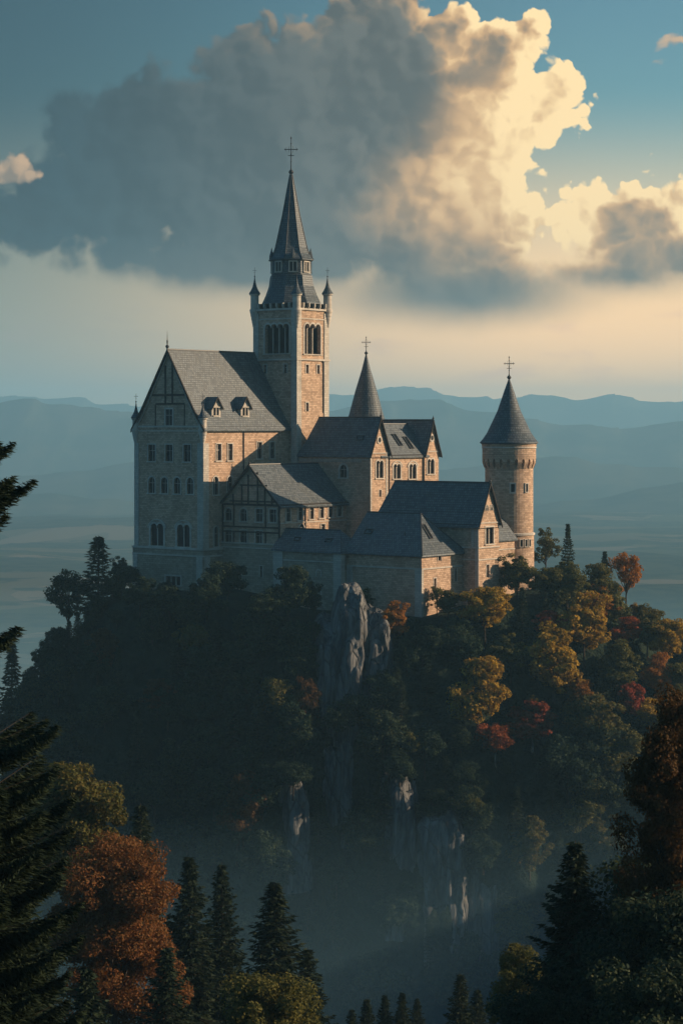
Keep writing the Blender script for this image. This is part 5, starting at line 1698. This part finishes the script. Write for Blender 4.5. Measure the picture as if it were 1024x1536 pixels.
T(742, 1116, 72, 64, 'b', 'leaf_rust', 'rust-red tree on a pale bare stem, lower of two red neighbours', G, 1, 'pale_bark')
T(946, 1050, 40, 62, 'b', 'leaf_red', 'small red tree near the right flank of the hill', G, 2)
T(938, 946, 52, 44, 'b', 'leaf_rust', 'rust crown among green trees near the sunny brow', G, 3)
T(938, 862, 56, 76, 'o', 'leaf_orange', 'orange-brown tree with an open crown on the sunny skyline', G, 0)
T(818, 822, 46, 58, 'o', 'leaf_olive', 'open olive tree next to the foot of the round tower', G, 1)
T(851, 810, 28, 56, 'f', 'needles', 'dark spruce on the skyline just past the round tower', None, 0)
T(906, 850, 24, 54, 'f', 'needles', 'slim dark spruce on the skyline beside the orange-brown tree', None, 1)
T(655, 900, 30, 48, 'o', 'leaf_olive', 'thin olive tree against the sunlit bastion wall', G, 0)
T(672, 905, 34, 46, 'b', 'leaf_olive', 'small olive tree at the inner corner of bastion and gatehouse', G, 4)
T(775, 865, 62, 66, 'b', 'leaf_olive', 'olive tree hiding the foot of the link wing', G, 0)
T(820, 880, 60, 60, 'b', 'leaf_olive', 'olive green tree below the round tower', G, 1)
T(850, 880, 66, 74, 'b', 'leaf_olive', 'olive tree below the open skyline tree', G, 2)
T(890, 880, 60, 70, 'b', 'leaf_olive', 'olive green tree below the slim skyline spruce', G, 3)
T(915, 905, 64, 72, 'b', 'leaf_olive', 'olive tree below the orange-brown skyline tree', G, 5)
T(970, 950, 60, 70, 'b', 'leaf_olive', 'olive tree on the brow where the hill drops away', G, 0)
T(1000, 972, 66, 90, 'b', 'leaf_yellow', 'ochre tree at the outer edge of the sunny slope', G, 1)
T(1012, 1040, 60, 90, 'b', 'leaf_olive', 'dull olive tree low at the outer edge of the sunny slope', G, 3)
T(975, 1075, 56, 60, 'b', 'leaf_yellow', 'ochre tree under the small red tree', G, 4)
T(925, 1000, 70, 80, 'b', 'leaf_olive', 'olive green tree between the ochre tree and the small red tree', G, 5)
T(905, 1040, 44, 84, 'f', 'needles', 'dark spruce above the small red tree', None, 2)
T(885, 1090, 90, 100, 'b', 'leaf_olive', 'broad olive tree low on the sunny slope beside the round red tree', G, 1)
T(925, 1125, 84, 84, 'b', 'leaf_olive', 'olive green tree low on the flank below the small red tree', G, 2)
T(850, 1150, 90, 96, 'b', 'leaf_green', 'dim green tree under the broad olive tree', G, 3)
T(900, 1190, 80, 90, 'b', 'leaf_green', 'dim green tree at the foot of the sunny flank', G, 0)
T(783, 925, 34, 96, 'f', 'needles', 'tall dark spruce between the yellow-green tree and the red crown', None, 0)
T(690, 965, 66, 74, 'b', 'leaf_green', 'dark green tree beside the broad golden tree', G, 3)
T(640, 965, 62, 60, 'b', 'leaf_green', 'dark green tree below the bastion corner', G, 4)
T(594, 1014, 30, 48, 'f', 'needles', 'small pale-tipped spruce right under the rounded rock pinnacle', None, 1)
T(643, 1010, 32, 46, 'f', 'needles', 'small spruce in the dark below the bastion corner', None, 2)
T(547, 898, 34, 38, 'b', 'leaf_olive', 'mossy bush growing on the shoulder of the rock pinnacle', G, 2)
T(420, 1052, 78, 70, 'b', 'leaf_olive', 'dim olive tree with a bare stem in the shaded slope', G, 3)
T(455, 1060, 50, 86, 'b', 'leaf_brown', 'dull brown tree beside the dim olive tree in the shade', G, 0)
T(560, 1085, 36, 44, 'b', 'leaf_olive', 'small dim olive tree above the gully', G, 4)
T(611, 1110, 40, 48, 'b', 'leaf_olive', 'small dim olive tree with a rounded crown between gully and golden tree', G, 2)
T(700, 1208, 56, 40, 'b', 'leaf_olive', 'low olive tree on top of the largest cliff', G, 1)
T(668, 1160, 36, 60, 'f', 'needles', 'dim spruce above the largest cliff', None, 0)
T(365, 1212, 80, 110, 'b', 'leaf_brown', 'dull brown-red tree low in the shade beside the small rock wall', G, 5)
T(157, 975, 46, 66, 'b', 'leaf_brown', 'dull brown tree high on the shaded flank', G, 2)
T(236, 1045, 50, 60, 'b', 'leaf_brown', 'dull brown tree in the middle of the shaded flank', G, 4)
T(292, 970, 60, 70, 'b', 'leaf_olive', 'dim olive tree in the shade below the great hall', G, 1)
T(352, 1062, 40, 120, 'f', 'needles', 'tall dim spruce on the shaded slope', None, 1)
T(148, 848, 86, 96, 'f', 'needles', 'broad dark spruce on the shaded skyline beside the great hall', None, 2)
T(104, 905, 78, 108, 'o', 'leaf_green', 'dark open-crowned tree on the shaded skyline below the broad spruce', None, 0)
T(18, 1000, 60, 84, 'f', 'needles', 'hazy dark spruce at the outer edge of the shaded flank', None, 0)
T(182, 858, 36, 46, 'b', 'leaf_green', 'small dark tree touching the wall of the great hall', None, 0)
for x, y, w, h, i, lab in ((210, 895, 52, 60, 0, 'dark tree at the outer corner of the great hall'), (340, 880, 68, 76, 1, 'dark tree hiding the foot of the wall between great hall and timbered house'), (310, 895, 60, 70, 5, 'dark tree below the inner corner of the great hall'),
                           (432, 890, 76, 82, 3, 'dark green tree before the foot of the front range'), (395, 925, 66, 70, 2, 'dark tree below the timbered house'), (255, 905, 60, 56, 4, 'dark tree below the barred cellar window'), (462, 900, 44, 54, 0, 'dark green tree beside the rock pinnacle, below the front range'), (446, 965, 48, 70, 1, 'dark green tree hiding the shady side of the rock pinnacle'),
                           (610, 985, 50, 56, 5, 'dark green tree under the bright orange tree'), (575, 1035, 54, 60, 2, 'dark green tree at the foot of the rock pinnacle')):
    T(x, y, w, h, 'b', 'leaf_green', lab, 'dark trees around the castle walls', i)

T(765, 985, 60, 66, 'b', 'leaf_olive', 'olive tree between the broad golden tree and the tallest golden tree', G, 0)
T(868, 1045, 56, 60, 'b', 'leaf_orange', 'amber tree below the tallest golden tree, beside the dark spruce', G, 1)
T(985, 1010, 54, 62, 'b', 'leaf_orange', 'amber tree on the outer flank above the small red tree', G, 3)
T(895, 905, 58, 60, 'b', 'leaf_orange', 'amber tree near the brow below the slim skyline spruce', G, 4)
for x, y, w, h, i, lab in ((440, 1166, 66, 50, 1, 'dark tree leaning over the small rock wall'), (648, 1206, 60, 48, 3, 'dark tree on the brink of the largest cliff'), (722, 1276, 56, 50, 2, 'dark tree on the lower shoulder of the largest cliff'),
                           (598, 1148, 56, 46, 5, 'dark tree on the brink of the slanting rock wall'), (505, 1080, 52, 44, 0, 'dark tree over the rock fin in the gully')):
    T(x, y, w, h, 'b', 'leaf_green', lab, 'dark trees on the cliff tops', i, dy=-3.0)

# --- the rest of the wood: trees in the shade that nothing tells apart
TREELINE = ([-40, 20, 75, 120, 200, 300, 400, 470, 560, 632, 700, 750, 810, 870, 930, 965, 1010, 1060],
            [1075, 1040, 950, 915, 885, 892, 905, 935, 940, 945, 895, 872, 842, 850, 885, 905, 965, 1020])


def cover():
    n = 0
    pts = []
    tries = 0
    while n < 165 and tries < 9000:
        tries += 1
        px, py = RNG.uniform(-30, 1050), RNG.uniform(880, 1560)
        f_, nn = sight(px, py)
        if f_ is None: continue
        if any(abs(px - q[0]) < 3 + q[2] * 0.30 and abs(py - q[1] - q[3] * 0.3) < q[3] * 0.30 for q in PLANTED[:61]): continue
        if any((f_ - q).length < 6.6 for q in pts): continue
        # keep the rock faces clear
        if any(cx - hw < px < cx + hw and a - 4 < py < b + 30 for cx, hw, a, b in ((524, 46, 885, 1045), (505, 30, 1095, 1205), (437, 26, 1165, 1268), (664, 40, 1222, 1400), (712, 30, 1300, 1440), (598, 26, 1160, 1330), (474, 16, 1080, 1230))): continue
        d = f_.y - CAM_Y
        h = RNG.uniform(7.5, 11.5); w = RNG.uniform(0.85, 1.15)
        # nothing rises above the tree line seen in front of the walls
        lim = float(np.interp(px, TREELINE[0], TREELINE[1])) + RNG.uniform(4, 26)
        h = min(h, pxz(lim, d) - f_.z + 0.6)
        if h < 1.2: continue
        h = max(h, 4.2)
        # and nothing stands right in front of the bright autumn crowns
        for q in BRIGHT:
            if abs(px - q[0]) < q[2] * 0.42 + 18 and q[1] - 0.2 * q[3] < py < q[1] + 150: h = min(h, (py - (q[1] + q[3] * 0.36)) / F * d)
        if h < 2.6: continue
        pts.append(f_)
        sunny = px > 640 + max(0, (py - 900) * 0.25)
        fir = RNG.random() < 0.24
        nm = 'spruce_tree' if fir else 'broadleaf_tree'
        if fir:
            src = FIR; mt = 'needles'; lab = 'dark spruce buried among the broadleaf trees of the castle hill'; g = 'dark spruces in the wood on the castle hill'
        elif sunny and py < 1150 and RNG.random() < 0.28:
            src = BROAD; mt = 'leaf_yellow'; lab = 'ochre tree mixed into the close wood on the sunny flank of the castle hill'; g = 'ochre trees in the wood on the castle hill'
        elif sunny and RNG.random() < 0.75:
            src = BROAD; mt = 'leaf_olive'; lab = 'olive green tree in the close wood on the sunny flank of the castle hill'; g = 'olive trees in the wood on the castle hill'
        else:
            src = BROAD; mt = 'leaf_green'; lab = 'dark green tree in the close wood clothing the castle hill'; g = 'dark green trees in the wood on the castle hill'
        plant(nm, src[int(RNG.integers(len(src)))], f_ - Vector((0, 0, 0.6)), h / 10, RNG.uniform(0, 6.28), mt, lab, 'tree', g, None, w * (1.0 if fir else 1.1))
        n += 1
    pass


def skyline():
    """trees standing on the outline of the hill"""
    rng = np.random.default_rng(5)
    for px in list(range(26, 196, 13)) + list(range(966, 1064, 15)):
        edge = next((q for q in np.arange(820, 1300, 3.0) if sight(px, q)[0] is not None), None)
        if edge is None: continue
        lim = float(np.interp(px, TREELINE[0], TREELINE[1])) + rng.uniform(0, 20)
        hpx = max(46, edge - lim + 10); wpx = rng.uniform(44, 62)
        f_, _n = sight(px, edge + 8)
        if f_ is None: continue
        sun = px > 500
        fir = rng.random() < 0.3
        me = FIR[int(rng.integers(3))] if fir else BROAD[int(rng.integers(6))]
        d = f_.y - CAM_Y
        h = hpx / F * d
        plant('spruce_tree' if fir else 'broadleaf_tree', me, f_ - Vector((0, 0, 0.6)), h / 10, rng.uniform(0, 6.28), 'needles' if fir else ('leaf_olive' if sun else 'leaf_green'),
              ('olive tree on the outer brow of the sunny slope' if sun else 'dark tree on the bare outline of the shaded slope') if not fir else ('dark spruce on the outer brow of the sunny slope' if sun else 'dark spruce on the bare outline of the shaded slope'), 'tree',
              ('trees on the sunny brow' if sun else 'trees on the shaded outline') if not fir else ('spruces on the sunny brow' if sun else 'spruces on the shaded outline'), None, 1.1)


skyline()


cover()
# ------------------------------------------------------------------ the near slope: the trees below the viewpoint
def near(name, meshes, px, ptop, d, h, rz, mat, label, cat='tree', group=None, sxy=1.0, base_h=10.0, tm=None):
    """tree of height h at distance d with its tip at photo (px, ptop)"""
    z = pxz(ptop, d) - h
    return plant(name, meshes, (pxx(px, d), CAM_Y + d, z), h / base_h, rz, mat, label, cat, group, tm, sxy)


NS = [spruce(300 + i, 14, w, 0.40, 10, 0.40, 0.34, 0.05, 1.0, 1.15) for i, w in enumerate([7.4, 6.4])]
BIGSP = spruce(310, 15, 8.4, 0.42, 11, 0.34, 0.30, 0.06, 0.96, 1.35)
MAPLE = broadleaf(320, 15, 10.0, 320, 380, 0.145, 0.02, 1.0)
PALE = broadleaf(321, 14, 7.4, 200, 240, 0.19, 0.2, 1.0)
OAK = broadleaf(322, 15, 7.6, 220, 360, 0.14, 0.10, 1.05)
BUSH = broadleaf(323, 9, 8.5, 150, 240, 0.17, 0.05, 0.9)
NG = 'spruces on the near slope'

near('maple_tree', MAPLE, 172, 1262, 150, 15, 0.6, 'leaf_maple', 'big rust-orange maple among dark conifers at the lower edge', base_h=15)
near('broadleaf_tree', PALE, 108, 1152, 172, 15, 2.0, 'leaf_olive', 'pale olive tree rising behind the rust-orange maple', base_h=14)
near('spruce_tree', NS[0], 211, 1203, 192, 15, 0.3, 'needles', 'spruce beside the rust-orange maple, tallest of the row', 'tree', NG, 1.0, 14)
near('spruce_tree', NS[1], 284, 1284, 172, 13.5, 1.3, 'needles', 'slim spruce between the tallest one and its twin', 'tree', NG, 1.1, 14)
near('spruce_tree', NS[0], 333, 1292, 178, 13.5, 2.3, 'needles', 'slim spruce next to the broad spruce at the end of the row', 'tree', NG, 0.85, 14)
near('spruce_tree', NS[1], 412, 1322, 160, 14, 3.1, 'needles', 'broad spruce standing at the open end of the row', 'tree', NG, 1.35, 14)
near('spruce_tree', NS[0], 462, 1420, 165, 11, 4.0, 'needles', 'short spruce half hidden behind the broad one', 'tree', NG, 1.1, 14)
near('bush', BUSH, 393, 1466, 128, 8, 0.5, 'leaf_olive', 'rounded olive bush at the bottom edge in front of the spruces', base_h=9)
near('spruce_tree', NS[1], 250, 1420, 140, 12, 5.0, 'needles', 'dark spruce directly in front of the slim ones, beside the maple', 'tree', NG, 1.2, 14)
near('spruce_tree', NS[0], 60, 1400, 112, 12, 1.1, 'needles', 'shadowy spruce in front of the rust-orange maple', 'tree', NG, 1.2, 14)
near('spruce_tree', NS[1], 130, 1450, 108, 10, 1.9, 'needles', 'shadowy spruce at the bottom edge below the maple', 'tree', NG, 1.2, 14)
# the dark spruce at hand, only its boughs reach into the picture
HW = [(24 - (py - 500) * 58 / F, L) for py, L in ((1900, 3.8), (1840, 3.7), (1780, 3.7), (1720, 3.6), (1660, 3.6), (1600, 3.5), (1545, 3.5), (1490, 3.4), (1440, 3.4), (1390, 3.3), (1335, 3.3), (1285, 3.2),
                                                  (1235, 3.2), (1190, 3.2), (1118, 2.95), (965, 2.0), (795, 1.7), (752, 2.4), (690, 1.85), (640, 0.9), (600, 0.7), (560, 0.5), (525, 0.3))]
HAND = spruce(330, 24, 8.2, 0.72, 12, 0.19, 0.14, 0.05, 0.95, 2.6, 0.6, 0.42, 0.4, 0.75, HW)
near('spruce_tree', HAND, -72, 500, 58, 24, 0.9, 'needles', 'dark spruce close at hand whose long boughs reach in over the valley', 'tree', NG, 1.0, 24)
near('spruce_tree', NS[0], 4, 1290, 74, 12, 0.2, 'needles', 'black spruce in deep shade under the long boughs', 'tree', NG, 1.3, 14)
# right-hand side
near('oak_tree', OAK, 1016, 1050, 96, 15, 1.0, 'leaf_brown', 'brown autumn oak leaning in at the edge above the dark wood', base_h=15, sxy=0.68)
near('spruce_tree', BIGSP, 862, 1258, 100, 13.5, 0.4, 'needles', 'black spruce with layered boughs standing clear of the dark wood', 'tree', NG, 1.0, 15)
DK = 'dark trees under the brown oak'
for px, pt, d, h, i, lab in ((985, 1292, 100, 10, 0, 'dark bushy tree directly under the brown oak'), (1035, 1340, 92, 9, 1, 'dark bushy tree at the picture edge under the brown oak'),
                             (955, 1395, 96, 9, 2, 'dark bushy tree between the black spruce and the brown oak'), (1010, 1440, 82, 8, 3, 'dark bushy tree at the bottom corner')):
    near('broadleaf_tree', BUSH, px, pt, d, h, i * 1.3, 'leaf_green', lab, 'tree', DK, 1.0, 9.0)
near('spruce_tree', NS[1], 940, 1300, 118, 12, 2.2, 'needles', 'dark spruce behind the black one, under the brown oak', 'tree', NG, 1.25, 14)
near('broadleaf_tree', PALE, 782, 1425, 140, 8, 0.3, 'leaf_olive', 'small dull olive tree at the foot of the black spruce', 'tree', DK, 1.0, 14.0)
near('broadleaf_tree', BUSH, 800, 1492, 92, 7, 0.9, 'leaf_green', 'dark bushy tree in front of the black spruce', 'tree', DK, 0.8, 9.0)
for px, pt, d, h, lab in ((690, 1458, 180, 10, 'spruce beside the small dull olive tree, tallest of the bottom row'), (716, 1482, 185, 9, 'small spruce tucked behind the tallest of the bottom row'), (625, 1497, 205, 8, 'last small spruce of the four at the bottom edge'),
                          (603, 1488, 200, 9, 'third small spruce of the four at the bottom edge'), (577, 1492, 205, 9, 'second small spruce of the four at the bottom edge'), (550, 1496, 198, 9, 'first small spruce of the four at the bottom edge'), (528, 1512, 195, 8, 'tiny spruce tip beside the four small ones')):
    near('spruce_tree', NS[int(px) % 2], px, pt, d, h, px * 0.1, 'needles', lab, 'tree', NG, 1.0, 14)
